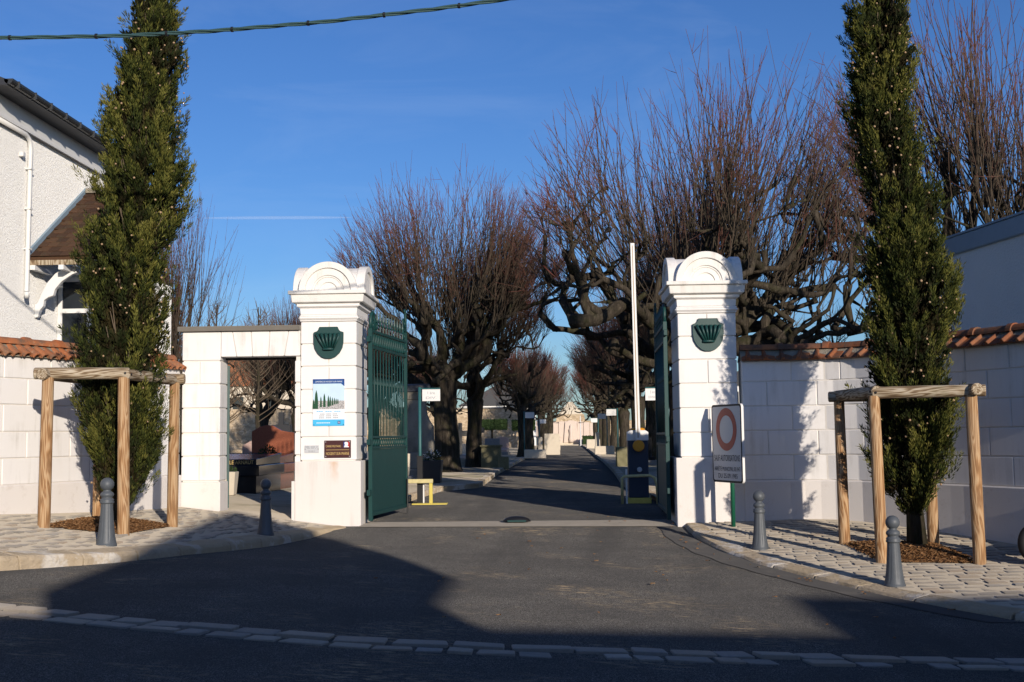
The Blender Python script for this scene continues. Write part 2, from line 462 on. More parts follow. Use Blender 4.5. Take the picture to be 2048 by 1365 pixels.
def text(s, width, height, mat, parent, loc, rot=(R(90), 0, 0), name='lettering', thick=.0012):
    cu = bpy.data.curves.new('txt', 'FONT'); cu.body = s; cu.size = 1; cu.resolution_u = 3
    tmp = bpy.data.objects.new('txt', cu); COL.objects.link(tmp)
    dg = bpy.context.evaluated_depsgraph_get()
    me = bpy.data.meshes.new_from_object(tmp.evaluated_get(dg))
    bpy.data.objects.remove(tmp)
    V = np.array([v.co[:] for v in me.vertices]); lo, hi = V.min(0), V.max(0)
    V[:, 0] = (V[:, 0] - (lo[0] + hi[0]) / 2) * width / (hi[0] - lo[0])
    V[:, 1] = (V[:, 1] - (lo[1] + hi[1]) / 2) * height / (hi[1] - lo[1])
    me.vertices.foreach_set('co', V.astype(np.float32).ravel()); me.update()
    me.materials.clear(); me.materials.append(M[mat])
    return ob(name, me, None, parent, loc, rot)

def street_z(x, y):
    a = np.interp(-y, [0, 1.6, 3, 8], [0, .1, .14, .17]); b = np.interp(-y, [0, 1.6, 3, 5.2, 7.8, 10], [0, .01, .021, .045, .057, .06])
    return -a - b * np.clip(x, -14, 14)
def alley_z(y): return np.interp(y, [0, 6, 12, 20, 400], [0, .03, .10, .20, .20])
def left_z(x, y): return -.405 - .131 * x + .0014 * y
def right_z(x, y): return -.041 + .0357 * x + .0723 * y

# ------------------------------------------------------------------ setting: ground, street, alley
def grid_sheet(name, mat, xs, ys, zf, kind='structure'):
    V = [(x, y, float(zf(x, y))) for y in ys for x in xs]; nx = len(xs)
    F = [(j * nx + i, j * nx + i + 1, (j + 1) * nx + i + 1, (j + 1) * nx + i) for j in range(len(ys) - 1) for i in range(nx - 1)]
    o = ob(name, np_mesh(name, V, F), mat)
    return tag(o, kind=kind)
tag(ob('ground', np_mesh('ground', [(-4000, -4000, -1.2), (4000, -4000, -1.2), (4000, 4000, -1.2), (-4000, 4000, -1.2)], [(0, 1, 2, 3)]), 'land'), kind='structure')
xs = [-60, -30, -20] + list(np.linspace(-14, 14, 57)) + [20, 30, 60]
ys = [-60, -40, -30] + list(np.linspace(-22, 0.6, 80))
grid_sheet('street', 'asphalt', xs, ys, street_z)
KLY = [.6, 6, 10.5, 12, 34, 93, 150]; KLX = [-2.9, -2.8, -2.4, -1.45, -1.25, -.62, -.2]
KRY = [.6, 6, 12, 34, 93, 150]; KRX = [2.7, 2.75, 2.4, 2.8, 3.45, 3.9]
kl = lambda y: float(np.interp(y, KLY, KLX)); kr = lambda y: float(np.interp(y, KRY, KRX))
ay = list(np.linspace(.6, 30, 40)) + list(np.linspace(33, 140, 30))
V = []; F = []
for j, y in enumerate(ay):
    for i in range(7):
        u = i / 6; V.append((kl(y) - .05 + (kr(y) - kl(y) + .1) * u, y, float(alley_z(y)) + .03 * min(1, (y - .6) / 5) * (1 - (2 * u - 1) ** 2)))
F = [(j * 7 + i, j * 7 + i + 1, j * 7 + i + 8, j * 7 + i + 7) for j in range(len(ay) - 1) for i in range(6)]
tag(ob('alley_road', np_mesh('alley_road', V, F), 'asphalt'), kind='structure')
# gravel ground of the cemetery on both sides of the alley
def verge(name, side):
    V = []; yy = [.45] + ay
    xs_ = [0, .35, 1, 2, 3.5, 6, 12, 30, 70]
    for y in yy:
        for d in xs_:
            x = (kl(y) - d) if side < 0 else (kr(y) + d)
            z = float(alley_z(y)) + .12
            if side < 0: z = max(z, float(np.interp(-x, [2.9, 5.2, 7], [.06, .25, .38])) * float(np.interp(y, [0, 20], [1, .6])))
            V.append((x, y, z))
    k = len(xs_)
    F = [(j * k + i, j * k + i + 1, (j + 1) * k + i + 1, (j + 1) * k + i) for j in range(len(yy) - 1) for i in range(k - 1)]
    o = ob(name, np_mesh(name, V, F), 'soil')
    return tag(o, kind='structure')
verge('cemetery_ground_left', -1)
verge('cemetery_ground_right', 1)

# sunk concrete strip across the gateway, newer asphalt trench along the right-hand kerb
def ribbon(name, mat, left, right, zf, dz):
    V = []; F = []
    for (a, b) in zip(left, right):
        for u in np.linspace(0, 1, 7):
            x, y = a[0] + (b[0] - a[0]) * u, a[1] + (b[1] - a[1]) * u
            V.append((x, y, float(zf(x, y)) + dz))
    F = [(j * 7 + i, j * 7 + i + 1, j * 7 + i + 8, j * 7 + i + 7) for j in range(len(left) - 1) for i in range(6)]
    return tag(ob(name, np_mesh(name, V, F), mat), kind='structure')
ribbon('threshold_strip', 'concrete', [(-2.75, -.28), (-2.75, .1), (-2.75, .62)], [(2.6, -.45), (2.6, 0), (2.6, .62)], street_z, .012)
KR = [(2.71, -.04), (2.72, -.8), (2.76, -1.62), (2.97, -2.97), (3.31, -4.2), (3.86, -5.39), (4.38, -6.48), (4.93, -7.23), (5.39, -7.77), (6.6, -8.7), (8.5, -9.6), (14, -10.5)]
KL = [(-2.78, -.1), (-3.09, -.62), (-3.31, -1.93), (-3.65, -3.35), (-3.99, -4.63), (-4.25, -5.57), (-4.66, -6.62), (-5.09, -7.37), (-5.29, -7.75), (-6.2, -8.6), (-8, -9.5), (-14, -10.3)]
def resample(path, step):
    P = [np.array(p, float) for p in path]; L = [0]
    for a, b in zip(P, P[1:]): L.append(L[-1] + np.linalg.norm(b - a))
    n = max(2, int(L[-1] / step) + 1); s = np.linspace(0, L[-1], n)
    return np.stack([np.interp(s, L, [p[i] for p in P]) for i in (0, 1)], 1), s
kr_s, _ = resample(KR[:9], .25)
tr_in = [(x - .42 - .02 * math.sin(i * 1.7), y - .12) for i, (x, y) in enumerate(kr_s)]
ribbon('asphalt_trench', 'asphalt_patch', tr_in, [(x + .05, y) for x, y in kr_s], street_z, .008)

# ------------------------------------------------------------------ pavements: bedding sheet, kerb stones, setts, mulch beds
WL = [(-5.86, -.12), (-5.98, -.9), (-6.35, -2.3), (-6.75, -3.42), (-7.1, -4.25), (-8.2, -6.8), (-9.0, -8.6)]
WR = [(3.72, -.5), (4.6, -.5), (5.1, -.68), (5.5, -1.05), (6.0, -1.85), (6.5, -2.75), (7.05, -3.92), (8.4, -6.8), (9.2, -8.5)]
def in_poly(x, y, P):
    c = False; j = len(P) - 1
    for i in range(len(P)):
        if (P[i][1] > y) != (P[j][1] > y) and x < (P[j][0] - P[i][0]) * (y - P[i][1]) / (P[j][1] - P[i][1]) + P[i][0]: c = not c
        j = i
    return c
GL = [(-6.08, -4.96), (-5.12, -4.71), (-4.99, -3.12), (-6.02, -3.3)]      # tree guard posts
GR = [(4.72, -3.05), (4.83, -4.57), (5.96, -4.92), (5.86, -3.42)]
sett_meshes = []
for i in range(8):
    b = MB(); w, d = .5, .5
    j = lambda: random.uniform(-.05, .05)
    b.hexa([(-w + j(), -d + j(), -.5), (w + j(), -d + j(), -.5), (w + j(), d + j(), -.5), (-w + j(), d + j(), -.5)],
           [(-w + j(), -d + j(), .5 + j()), (w + j(), -d + j(), .5 + j()), (w + j(), d + j(), .5 + j()), (-w + j(), d + j(), .5 + j())])
    sett_meshes.append(b.mesh('sett', .075, True, 2))
def put_setts(spots, parent, mat, limit=300, camy=-20.2):
    spots.sort(key=lambda s: (s[0] - .62) ** 2 + (s[1] - camy) ** 2)
    vis = [s for s in spots if -.47 < (s[0] - .62) / (s[1] - camy) + .037 < .47]
    hid = [s for s in spots if s not in vis]
    rest = MB()
    for k, (x, y, z, lx, ly, lz, rz, tx, ty) in enumerate(vis + hid):
        me = sett_meshes[k % 8]
        if k < limit and k < len(vis):
            o = ob('sett', me, mat, parent, (x, y, z), (tx, ty, rz)); o.scale = (lx, ly, lz)
        else:
            mt = Matrix.Translation((x, y, z)) @ Matrix.Rotation(rz, 4, 'Z') @ Matrix.Diagonal((lx, ly, lz, 1))
            rest.add([mt @ v.co for v in me.vertices], [tuple(p.vertices) for p in me.polygons])
    if rest.v: tag(rest.build('far_setts', mat, parent, smooth=True), kind='stuff')

def pavement(name, kerb, wall, zf, guard, side):
    root = bpy.data.objects.new(name, None); COL.objects.link(root); tag(root, kind='structure')
    kp, ks = resample(kerb, .2); wp, _ = resample(wall, .2)
    V = []; n = len(kp); wq = np.stack([np.interp(np.linspace(0, 1, n), np.linspace(0, 1, len(wp)), wp[:, i]) for i in (0, 1)], 1)
    for a, b in zip(kp, wq):
        for u in np.linspace(.04, 1, 12):
            x, y = a + (b - a) * u; V.append((x, y, float(zf(x, y))))
    F = [(j * 12 + i, j * 12 + i + 1, j * 12 + i + 13, j * 12 + i + 12) for j in range(n - 1) for i in range(11)]
    ob('bedding', np_mesh('bedding', V, F), 'mortar', root)
    # kerb stones
    s = 0; L = ks[-1]; W = .30
    at = lambda q: np.array([np.interp(q, ks, kp[:, 0]), np.interp(q, ks, kp[:, 1])])
    while s < L - .3:
        ln = random.uniform(.75, 1.25); e = min(s + ln, L)
        pts = [at(q) for q in np.linspace(s + .012, e - .012, 5)]
        b = MB(); top = []; bot = []
        prof = []
        for i, p in enumerate(pts):
            q = at(min(L, max(0, s + (e - s) * i / 4 + .02))) - at(max(0, s + (e - s) * i / 4 - .02)); q /= np.linalg.norm(q)
            nrm = np.array([-q[1], q[0]]) * (1 if side > 0 else -1)
            if side > 0 and nrm[0] < 0: nrm = -nrm
            if side < 0 and nrm[0] > 0: nrm = -nrm
            o2 = p + nrm * W; z = float(zf(*p)); j = lambda a=.008: random.uniform(-a, a)
            zi = float(zf(*o2))
            prof.append([(p[0] + j(.012) - nrm[0] * .012, p[1] + j(.012), z - .30), (p[0] + j(.014), p[1] + j(.014), z - .035 + j()), (p[0] + nrm[0] * .035, p[1] + nrm[1] * .035, z + .008 + j(.005)),
                         (o2[0], o2[1], zi + .008 + j(.004)), (o2[0], o2[1], zi - .2)])
        vs = [v for pr in prof for v in pr]; fs = []
        for i in range(4):
            for k in range(5): fs.append((i * 5 + k, i * 5 + (k + 1) % 5, (i + 1) * 5 + (k + 1) % 5, (i + 1) * 5 + k))
        fs += [(0, 1, 2, 3, 4), (24, 23, 22, 21, 20)]
        b.add(vs, fs).build('kerb_stone', 'kerb', root, bevel=.008)
        s = e
    # setts
    poly = [tuple(p) for p in kp] + [tuple(p) for p in wp[::-1]]
    spots = []; y = -9.0; row = 0
    while y < -.1:
        d = random.uniform(.135, .165); x = -14 + (row % 2) * .09 + random.uniform(0, .05) if side < 0 else 2 + (row % 2) * .09 + random.uniform(0, .05)
        xe = -2.6 if side < 0 else 14
        while x < xe:
            l = random.choice((.15, .19, .21, .23, .26)); cx, cy = x + l / 2, y + d / 2 + .03 * math.sin(x * 1.3)
            x += l + random.uniform(.03, .055)
            if not in_poly(cx, cy, poly): continue
            dk = np.min(np.hypot(kp[:, 0] - cx, kp[:, 1] - cy)); dw = np.min(np.hypot(wp[:, 0] - cx, wp[:, 1] - cy))
            if dk < .40 or dw < .17: continue
            if in_poly(cx, cy, guard): continue
            if side < 0 and cx > -3.9 and cy > -.25: continue
            spots.append((cx, cy, float(zf(cx, cy)) - .0425 + random.uniform(-.003, .005), l, d, .09, random.uniform(-.05, .05), random.uniform(-.03, .03), random.uniform(-.03, .03)))
        y += d + random.uniform(.028, .045); row += 1
    put_setts(spots, root, 'sett')
    # planting pit with bark mulch
    cx = sum(p[0] for p in guard) / 4; cy = sum(p[1] for p in guard) / 4
    V = []; F = []; n = 14
    for j in range(n + 1):
        for i in range(n + 1):
            u, v = i / n, j / n
            a, b_, c_, d_ = [np.array(p) for p in guard]
            p = (a * (1 - u) + b_ * u) * (1 - v) + (d_ * (1 - u) + c_ * u) * v
            h = .07 * (16 * u * (1 - u) * v * (1 - v)) ** .5 + random.uniform(0, .012)
            V.append((p[0], p[1], float(zf(*p)) + .004 + h))
    F = [(j * (n + 1) + i, j * (n + 1) + i + 1, (j + 1) * (n + 1) + i + 1, (j + 1) * (n + 1) + i) for j in range(n) for i in range(n)]
    bed = ob('mulch_bed', np_mesh('mulch_bed', V, F, smooth=False), 'mulch', root)
    ch = MB()
    for k in range(3000):
        u, v = random.uniform(-.03, 1.03), random.uniform(-.03, 1.03)
        p = (a * (1 - u) + b_ * u) * (1 - v) + (d_ * (1 - u) + c_ * u) * v
        uc, vc = min(1, max(0, u)), min(1, max(0, v))
        z = float(zf(*p)) + .012 + .07 * (16 * uc * (1 - uc) * vc * (1 - vc)) ** .5 + random.uniform(0, .02)
        q = Matrix.Translation((p[0], p[1], z)) @ Matrix.Rotation(random.uniform(0, 6.3), 4, 'Z') @ Matrix.Rotation(random.uniform(-.7, .7), 4, 'X') @ Matrix.Rotation(random.uniform(-.5, .5), 4, 'Y')
        l, w = random.uniform(.012, .035), random.uniform(.006, .013)
        ch.add([q @ Vector(c) for c in ((-l, -w, 0), (l, -w * .6, .004), (l * .9, w, 0), (-l * .8, w * .8, .005))], [(0, 1, 2, 3)])
    tag(ch.build('mulch_chips', 'mulch', root), kind='stuff')
    return root
pavement('pavement_left', KL, WL[:1] + WL, left_z, GL, -1)
pavement('pavement_right', KR, WR, right_z, GR, 1)

# sett gutter across the street
root = bpy.data.objects.new('gutter_channel', None); COL.objects.link(root); tag(root, kind='structure')
gp, gs = resample([(-9.5, -9.3), (-6, -9.95), (-4.11, -10.27), (-3.41, -10.45), (-2.56, -10.62), (-1.01, -10.85), (.35, -10.80), (1.75, -10.62), (4.46, -10.2), (8, -9.7)], .1)
spots = []
for row, off in ((0, .11), (1, -.13)):
    s = random.uniform(0, .2)
    while s < gs[-1] - .4:
        l = random.choice((.28, .34, .42, .48)) if row == 0 else random.choice((.2, .25, .3, .36))
        x, y = np.interp(s + l / 2, gs, gp[:, 0]), np.interp(s + l / 2, gs, gp[:, 1])
        x2, y2 = np.interp(s + l / 2 + .1, gs, gp[:, 0]), np.interp(s + l / 2 + .1, gs, gp[:, 1])
        rz = math.atan2(y2 - y, x2 - x)
        if not (row == 1 and random.random() < .12):
            spots.append((x, y + off, float(street_z(x, y + off)) - .034 + (.010 if row == 0 else 0) + random.uniform(-.006, .008), l, random.uniform(.22, .27) if row == 0 else random.uniform(.17, .23), .09, rz + random.uniform(-.06, .06), -.03, .055))
        s += l + random.uniform(.02, .05)
put_setts(spots, root, 'gutter')

# ------------------------------------------------------------------ gate pillars
def arch_poly(r, h, n=20, cx=0, z0=0): return [(cx + r * math.cos(math.pi * i / n), z0 + h * math.sin(math.pi * i / n)) for i in range(n + 1)]
def ring_poly(r0, r1, n=20, z0=0):
    return [(r1 * math.cos(math.pi * i / n), z0 + r1 * math.sin(math.pi * i / n)) for i in range(n + 1)] + [(r0 * math.cos(math.pi * i / n), z0 + r0 * math.sin(math.pi * i / n)) for i in range(n, -1, -1)]
def strip_ring(b, r0, r1, ya, yb, z0, axis='y', n=20, sc=1.0):
    # solid half ring from r0 to r1, between depths ya and yb
    vs = []; fs = []
    for i in range(n + 1):
        a = math.pi * i / n
        for r in (r0, r1):
            for d in (ya, yb):
                p = (r * math.cos(a) * sc, z0 + r * math.sin(a))
                vs.append((p[0], d, p[1]) if axis == 'y' else (d, p[0], p[1]))
    for i in range(n):
        o = i * 4
        for q in ((0, 2, 6, 4), (1, 5, 7, 3), (0, 4, 5, 1), (2, 3, 7, 6)): fs.append(tuple(o + k for k in q))
    fs += [(0, 1, 3, 2), (n * 4, n * 4 + 2, n * 4 + 3, n * 4 + 1)]
    b.add(vs, fs)
HW, DP = .485, 1.15
def pillar(loc, label, stain_plinth, stain_shaft):
    root = thing('gate_pillar', label, 'pillar', loc, 0, 'pillars either side of the cemetery gate')
    mp = m_white('pillar_shaft_render', grime=.2, stain=stain_shaft) if stain_shaft else 'white_pillar'
    b = MB().box(-HW + .022, HW - .022, .022, DP - .022, 1.0, 3.53); b.build('core', 'joint', root)
    p = MB().box(-.57, .57, -.075, DP + .07, -.4, 1.105)
    mf = 'foot'
    if stain_plinth:
        mf = m_white('pillar_plinth_render', base=(.75, .705, .66), grime=.5, stain=stain_plinth)
    p.build('plinth', mf, root, bevel=.015, seg=2)
    zs = [1.125, 1.52, 1.93, 2.34, 2.74, 3.13, 3.525]
    for i in range(6):
        z0, z1 = zs[i] + (.009 if i else 0), zs[i + 1] - .009
        if i % 2 == 0: parts = [(-HW, HW)]
        else: parts = [(-HW, -.006), (.006, HW)]
        for a, c in parts: MB().box(a, c, 0, DP, z0, z1).build('stone_block', mp, root, bevel=.009)
    # entablature, one moulding after another
    def slab(name, h, z0, z1, h1=None, bev=.006):
        h1 = h if h1 is None else h1; e = DP / 2; k = DP / 2 - HW
        f = lambda q, z: [(-q, e - q - k, z), (q, e - q - k, z), (q, e + q + k, z), (-q, e + q + k, z)]
        MB().hexa(f(h, z0), f(h1, z1)).build(name, 'white_cap' if z0 > 3.8 else mp, root, bevel=bev)
    slab('fillet', .50, 3.527, 3.548)
    slab('torus_moulding', .528, 3.55, 3.612, bev=.028)
    slab('frieze', .512, 3.614, 3.64, .492); slab('frieze', .492, 3.642, 3.755, .50)
    slab('cyma', .50, 3.757, 3.778, .54); slab('bed_moulding', .548, 3.78, 3.832)
    slab('corona', .62, 3.845, 3.985, .638, .012); slab('bed_moulding', .57, 3.83, 3.85)
    slab('cornice_fillet', .676, 3.987, 4.05, .676, .008)
    # crossed barrel vaults with stepped half-round faces
    z0 = 4.05; e = DP / 2
    b = MB(); rv = .50
    n = 24
    f0, f1 = -.10, DP + .10
    b.prism(arch_poly(rv - .003, rv + .015, n, 0, z0), f0 + .10, f1 - .10, 'y')
    b.build('cap_vault', 'white_cap', root)
    b = MB(); b.prism([(e + x * 1.17, z) for x, z in arch_poly(.50, .47, n, 0, z0)], -.585, .585, 'x'); b.build('cap_vault', 'white_cap', root)
    for d, s in ((f0, 1), (f1, -1)):
        b = MB(); strip_ring(b, .40, rv + .01, d, d + s * .16, z0, n=n); b.build('archivolt', 'white_cap', root, bevel=.006)
        b = MB(); strip_ring(b, .275, .399, d + s * .035, d + s * .16, z0, n=n); b.build('archivolt', 'white_cap', root, bevel=.005)
        b = MB(); strip_ring(b, .245, .274, d + s * .058, d + s * .16, z0, n=n); b.build('archivolt', 'white_cap', root)
        b = MB(); strip_ring(b, .155, .244, d + s * .07, d + s * .16, z0, n=n); b.build('archivolt', 'white_cap', root, bevel=.005)
        b = MB(); b.prism(arch_poly(.154, .154, n, 0, z0), d + s * .095, d + s * .16, 'y'); b.build('tympanum', 'white_cap', root)
    for d, s in ((-.625, 1), (.625, -1)):
        for r0, r1, q in ((.40, .50, 0), (.27, .399, .035), (.155, .269, .065)):
            b = MB(); strip_ring(b, r0, r1, d + s * q, d + s * .15, z0, 'x', n, 1.17)
            b.v = [(x, y + e, z) for x, y, z in b.v]; b.build('archivolt', 'white_cap', root, bevel=.005)
        b = MB(); b.prism([(e + x * 1.17, z) for x, z in arch_poly(.154, .154, n, 0, z0)], d + s * .09, d + s * .15, 'x'); b.build('tympanum', 'white_cap', root)
    return root
PL = pillar((-3.305, 0, 0), 'white rusticated gate pillar carrying the blue poster and brown plaque', (-3.19, 1.11, .085, .42), (-3.30, 2.87, .02, .13))
PR = pillar((3.175, -.42, 0), 'white rusticated gate pillar half shaded by a cypress, behind the road sign', None, None)

def shield(loc, label):
    root = thing('shield_ornament', label, 'ornament', loc, 0, 'green shields on the gate pillars')
    pts = [(-.16, .29), (.16, .29), (.172, .25), (.20, .215), (.26, .195), (.258, .02), (.24, -.08), (.19, -.17), (.12, -.235), (.05, -.262), (-.05, -.262), (-.12, -.235), (-.19, -.17), (-.24, -.08), (-.258, .02), (-.26, .195), (-.20, .215), (-.172, .25)]
    MB().prism(pts, -.045, 0, 'y').build('plate', 'gate', root, bevel=.006)
    for i in range(6):
        u = i / 5 - .5
        MB().tube([(u * .16 + .015, -.075, -.085), (u * .30 + .01, -.095, .05), (u * .40, -.09, .175)], [.017, .022, .026], 10).build('flute', 'gate', root, smooth=True)
    b = MB(); b.lathe([(.10, -.016), (.107, 0), (.10, .016)], 20, (0, 0, -.10)); b.v = [(x, y * .6 - .055, z) for x, y, z in b.v]; b.build('cup', 'gate', root)
    b = MB(); b.tube([(-.19, -.062, .165), (.19, -.062, .165)], .012, 8); b.build('bar', 'gate', root)
shield((-3.30, -.004, 3.135), 'dark green shield with fluted fan on the pillar above the poster')
shield((3.19, -.424, 3.14), 'dark green shield with fluted fan on the pillar behind the road sign')

# ------------------------------------------------------------------ poster and plaques on the left-hand pillar
pz = thing('poster', 'blue and white cemetery poster with a picture of cypresses', 'poster', (-3.30, -.004, 2.115))
MB().box(-.275, .275, -.010, 0, -.405, .405).build('panel', 'ppaper', pz)
MB().box(-.275, .275, -.0125, -.0102, .325, .405).add([(.275, -.0125, .325), (.215, -.0125, .325), (.275, -.0125, .275)], [(0, 1, 2)]).build('header', 'pblue', pz)
MB().box(-.275, .275, -.0125, -.0102, -.405, -.295).build('footer', 'pcyan', pz)
MB().box(-.275, .275, -.0118, -.0102, -.02, .325).build('sky_print', 'psky', pz)
MB().box(-.275, .275, -.0124, -.0119, -.115, .03).build('grave_print', 'pgraves', pz)
for x, w, h, z in ((-.215, .032, .33, -.11), (-.262, .018, .17, -.11), (-.135, .017, .19, -.08), (-.075, .022, .24, -.08), (-.005, .018, .20, -.075), (.028, .015, .17, -.06), (.065, .014, .14, -.05), (.10, .012, .12, -.035), (.13, .012, .10, -.03), (.16, .012, .09, -.025)):
    p = [(x - w, z), (x + w, z), (x + w * .95, z + h * .45), (x + w * .55, z + h * .8), (x, z + h), (x - w * .6, z + h * .78), (x - w * .9, z + h * .4)]
    MB().prism(p, -.0132, -.0126, 'y').build('cypress_print', 'pgreen', pz)
text('CIMETIÈRE DE NOGENT-SUR-MARNE', .47, .03, 'whiteink', pz, (0, -.0145, .362))
for z, w, m in ((-.155, .21, 'pcyan'), (-.20, .15, 'greyink'), (-.232, .165, 'greyink'), (-.265, .17, 'greyink')):
    n = 11; b = MB()
    for i in range(n):
        if i % 4 != 3: b.box(-w + 2 * w * i / n, -w + 2 * w * (i + .85) / n, -.0125, -.0105, z - .006, z + .006)
    tag(b.build('small_print', m, pz), kind='stuff')
MB().box(.155, .205, -.0138, -.0126, -.375, -.322).build('logo', 'pblue', pz); text('N', .03, .034, 'whiteink', pz, (.18, -.0145, -.348))
b = MB()
for i in range(8): b.box(-.21 + i * .03, -.187 + i * .03, -.0138, -.0126, -.358, -.345)
tag(b.build('small_print', 'whiteink', pz), kind='stuff')
for x in (-.255, .255):
    for z in (-.385, .385): MB().lathe([(.008, 0), (.008, .004), (.004, .007)], 8).build('screw', 'black', pz, loc=(x, -.0125, z), rot=(R(90), 0, 0))

pq = thing('plaque', 'dark brown military plot plaque with gold lettering on the pillar', 'plaque', (-3.145, -.004, 1.31))
MB().box(-.23, .23, -.014, 0, -.15, .15).build('plate', 'plaque', pq, bevel=.003)
text('CARRÉ MILITAIRE', .26, .045, 'goldink', pq, (-.075, -.0165, .055)); text('NOGENT-SUR-MARNE', .40, .05, 'goldink', pq, (0, -.0165, -.075))
MB().box(-.20, .20, -.0165, -.0145, -.016, -.010).build('rule', 'goldink', pq)
MB().box(.105, .14, -.0165, -.0145, .03, .125).build('emblem', 'fblue', pq)
MB().box(.17, .205, -.0165, -.0145, .03, .125).build('emblem', 'fred', pq)
MB().prism([(.112, .03), (.195, .03), (.19, .05), (.172, .058), (.178, .07), (.185, .085), (.178, .115), (.155, .125), (.125, .12), (.118, .095), (.128, .075), (.118, .05)], -.0185, -.0168, 'y').build('emblem', 'whiteink', pq)
for x in (-.205, .205):
    for z in (-.125, .125): MB().lathe([(.008, 0), (.008, .004), (.004, .007)], 8).build('screw', 'silver', pq, loc=(x, -.0145, z), rot=(R(90), 0, 0))
pq = thing('plaque', 'small silver plaque with fine print beside the brown plaque', 'plaque', (-3.595, -.004, 1.315))
MB().box(-.125, .125, -.010, 0, -.065, .065).build('plate', 'silver', pq, bevel=.002)
b = MB()
for z, w in ((.045, .11), (.03, .105), (.012, .075), (-.03, .06), (-.045, .055)):
    for i in range(9):
        if i % 4 != 3: b.box(-w + 2 * w * i / 9, -w + 2 * w * (i + .85) / 9, -.0125, -.0102, z - .004, z + .004)
tag(b.build('small_print', 'greyink', pq), kind='stuff')
for x in (-.112, .112): MB().lathe([(.007, 0), (.007, .004), (.004, .007)], 8).build('screw', 'black', pq, loc=(x, -.0105, 0), rot=(R(90), 0, 0))

# ------------------------------------------------------------------ pedestrian portal
po = thing('pedestrian_portal', 'white pedestrian gateway with flat voussoir lintel left of the poster pillar', 'gateway', (0, 0, 0))
YF, YB = -.03, .42
MB().box(-5.84, -5.21, YF + .02, YB - .02, .2, 3.37).build('pier_core', 'joint', po)
MB().box(-5.92, -5.165, YF - .045, YB + .03, -.2, .77).build('plinth', 'foot', po, bevel=.02, seg=2)
zs = [.785, 1.21, 1.61, 2.04, 2.46, 2.86]
for i in range(5):
    parts = [(-5.86, -5.56), (-5.548, -5.19)] if i % 2 == 0 else [(-5.86, -5.19)]
    for a, c in parts: MB().box(a, c, YF, YB, zs[i] + .011, zs[i + 1] - .011).build('stone_block', 'white', po, bevel=.009)
MB().box(-5.86, -5.19, YF, YB, 2.872, 3.372).build('stone_block', 'white', po, bevel=.009)
MB().box(-3.87, -3.80, YF + .03, YB, .77, 2.92).build('jamb_core', 'joint', po)
MB().box(-3.93, -3.876, YF - .04, YB, -.1, .77).build('jamb_plinth', 'foot', po)
for i in range(5): MB().box(-3.885, -3.795, YF, YB + .01, zs[i] + .016, zs[i + 1] - .016).build('stone_block', 'white', po, bevel=.007)
nv = 5; x0, x1 = -5.188, -3.80
for i in range(nv):
    a, c = x0 + (x1 - x0) * i / nv, x0 + (x1 - x0) * (i + 1) / nv
    ta, tc = a - (.5 - i / nv) * .26, c - (.5 - (i + 1) / nv) * .26
    if i == 0: ta = a
    if i == nv - 1: tc = c
    MB().prism([(a + .006, 2.93), (c - .006, 2.93), (tc - .006, 3.372), (ta + .006, 3.372)], YF, YB, 'y').build('voussoir', 'white', po, bevel=.008)
MB().box(-5.18, -3.80, YF + .025, YB - .02, 2.945, 3.37).build('lintel_core', 'joint', po)
MB().box(-5.93, -3.79, YF - .075, YB + .07, 3.374, 3.46).build('coping', 'concrete', po, bevel=.008)
MB().box(-5.19, -3.87, YB - .12, YB - .05, 2.89, 2.928).build('reveal_shade', 'black', po)  # black strips standing in for the shade inside the opening's reveal
MB().box(-3.91, -3.888, YB - .12, YB - .05, .15, 2.89).build('reveal_shade', 'black', po)
zt = lambda x, y: max(float(left_z(x, y)), .1) + .012
MB().hexa([(-5.16, -.16, -.2), (-3.94, -.16, -.2), (-3.94, .62, -.2), (-5.16, .62, -.2)], [(-5.16, -.16, zt(-5.16, -.16)), (-3.94, -.16, zt(-3.94, -.16)), (-3.94, .62, .16), (-5.16, .62, .262)]).build('threshold', 'mortar', po, bevel=.01)
pg = thing('pedestrian_gate', 'dark green pedestrian gate leaf swung open against the portal pier', 'gate', (-5.165, .40, .3), R(105.5))
for x in (0.0, 1.15): MB().box(x, x + .05, -.02, .02, 0, 2.5).build('stile', 'gate', pg)
for z in (0, .9, 2.4): MB().box(.052, 1.148, -.015, .015, z, z + .06).build('rail', 'gate', pg)
for i in range(9): MB().tube([(.15 + i * .11, 0, .965), (.15 + i * .11, 0, 2.395)], .009, 6).build('bar', 'gate', pg)
MB().box(.052, 1.148, -.006, .006, .065, .895).build('panel', 'gate', pg)

lb = thing('letter_box', 'small cream letter box on the pier behind the cypress guard', 'letter box', (-5.99, -.2, 1.55))
MB().box(-.13, .13, -.1, .08, 0, .34).build('body', 'palestone', lb, bevel=.01); MB().box(-.14, .14, -.11, .09, .342, .375).build('lid', 'black', lb); MB().box(-.10, .10, -.106, -.1015, .26, .29).build('flap', 'black', lb)
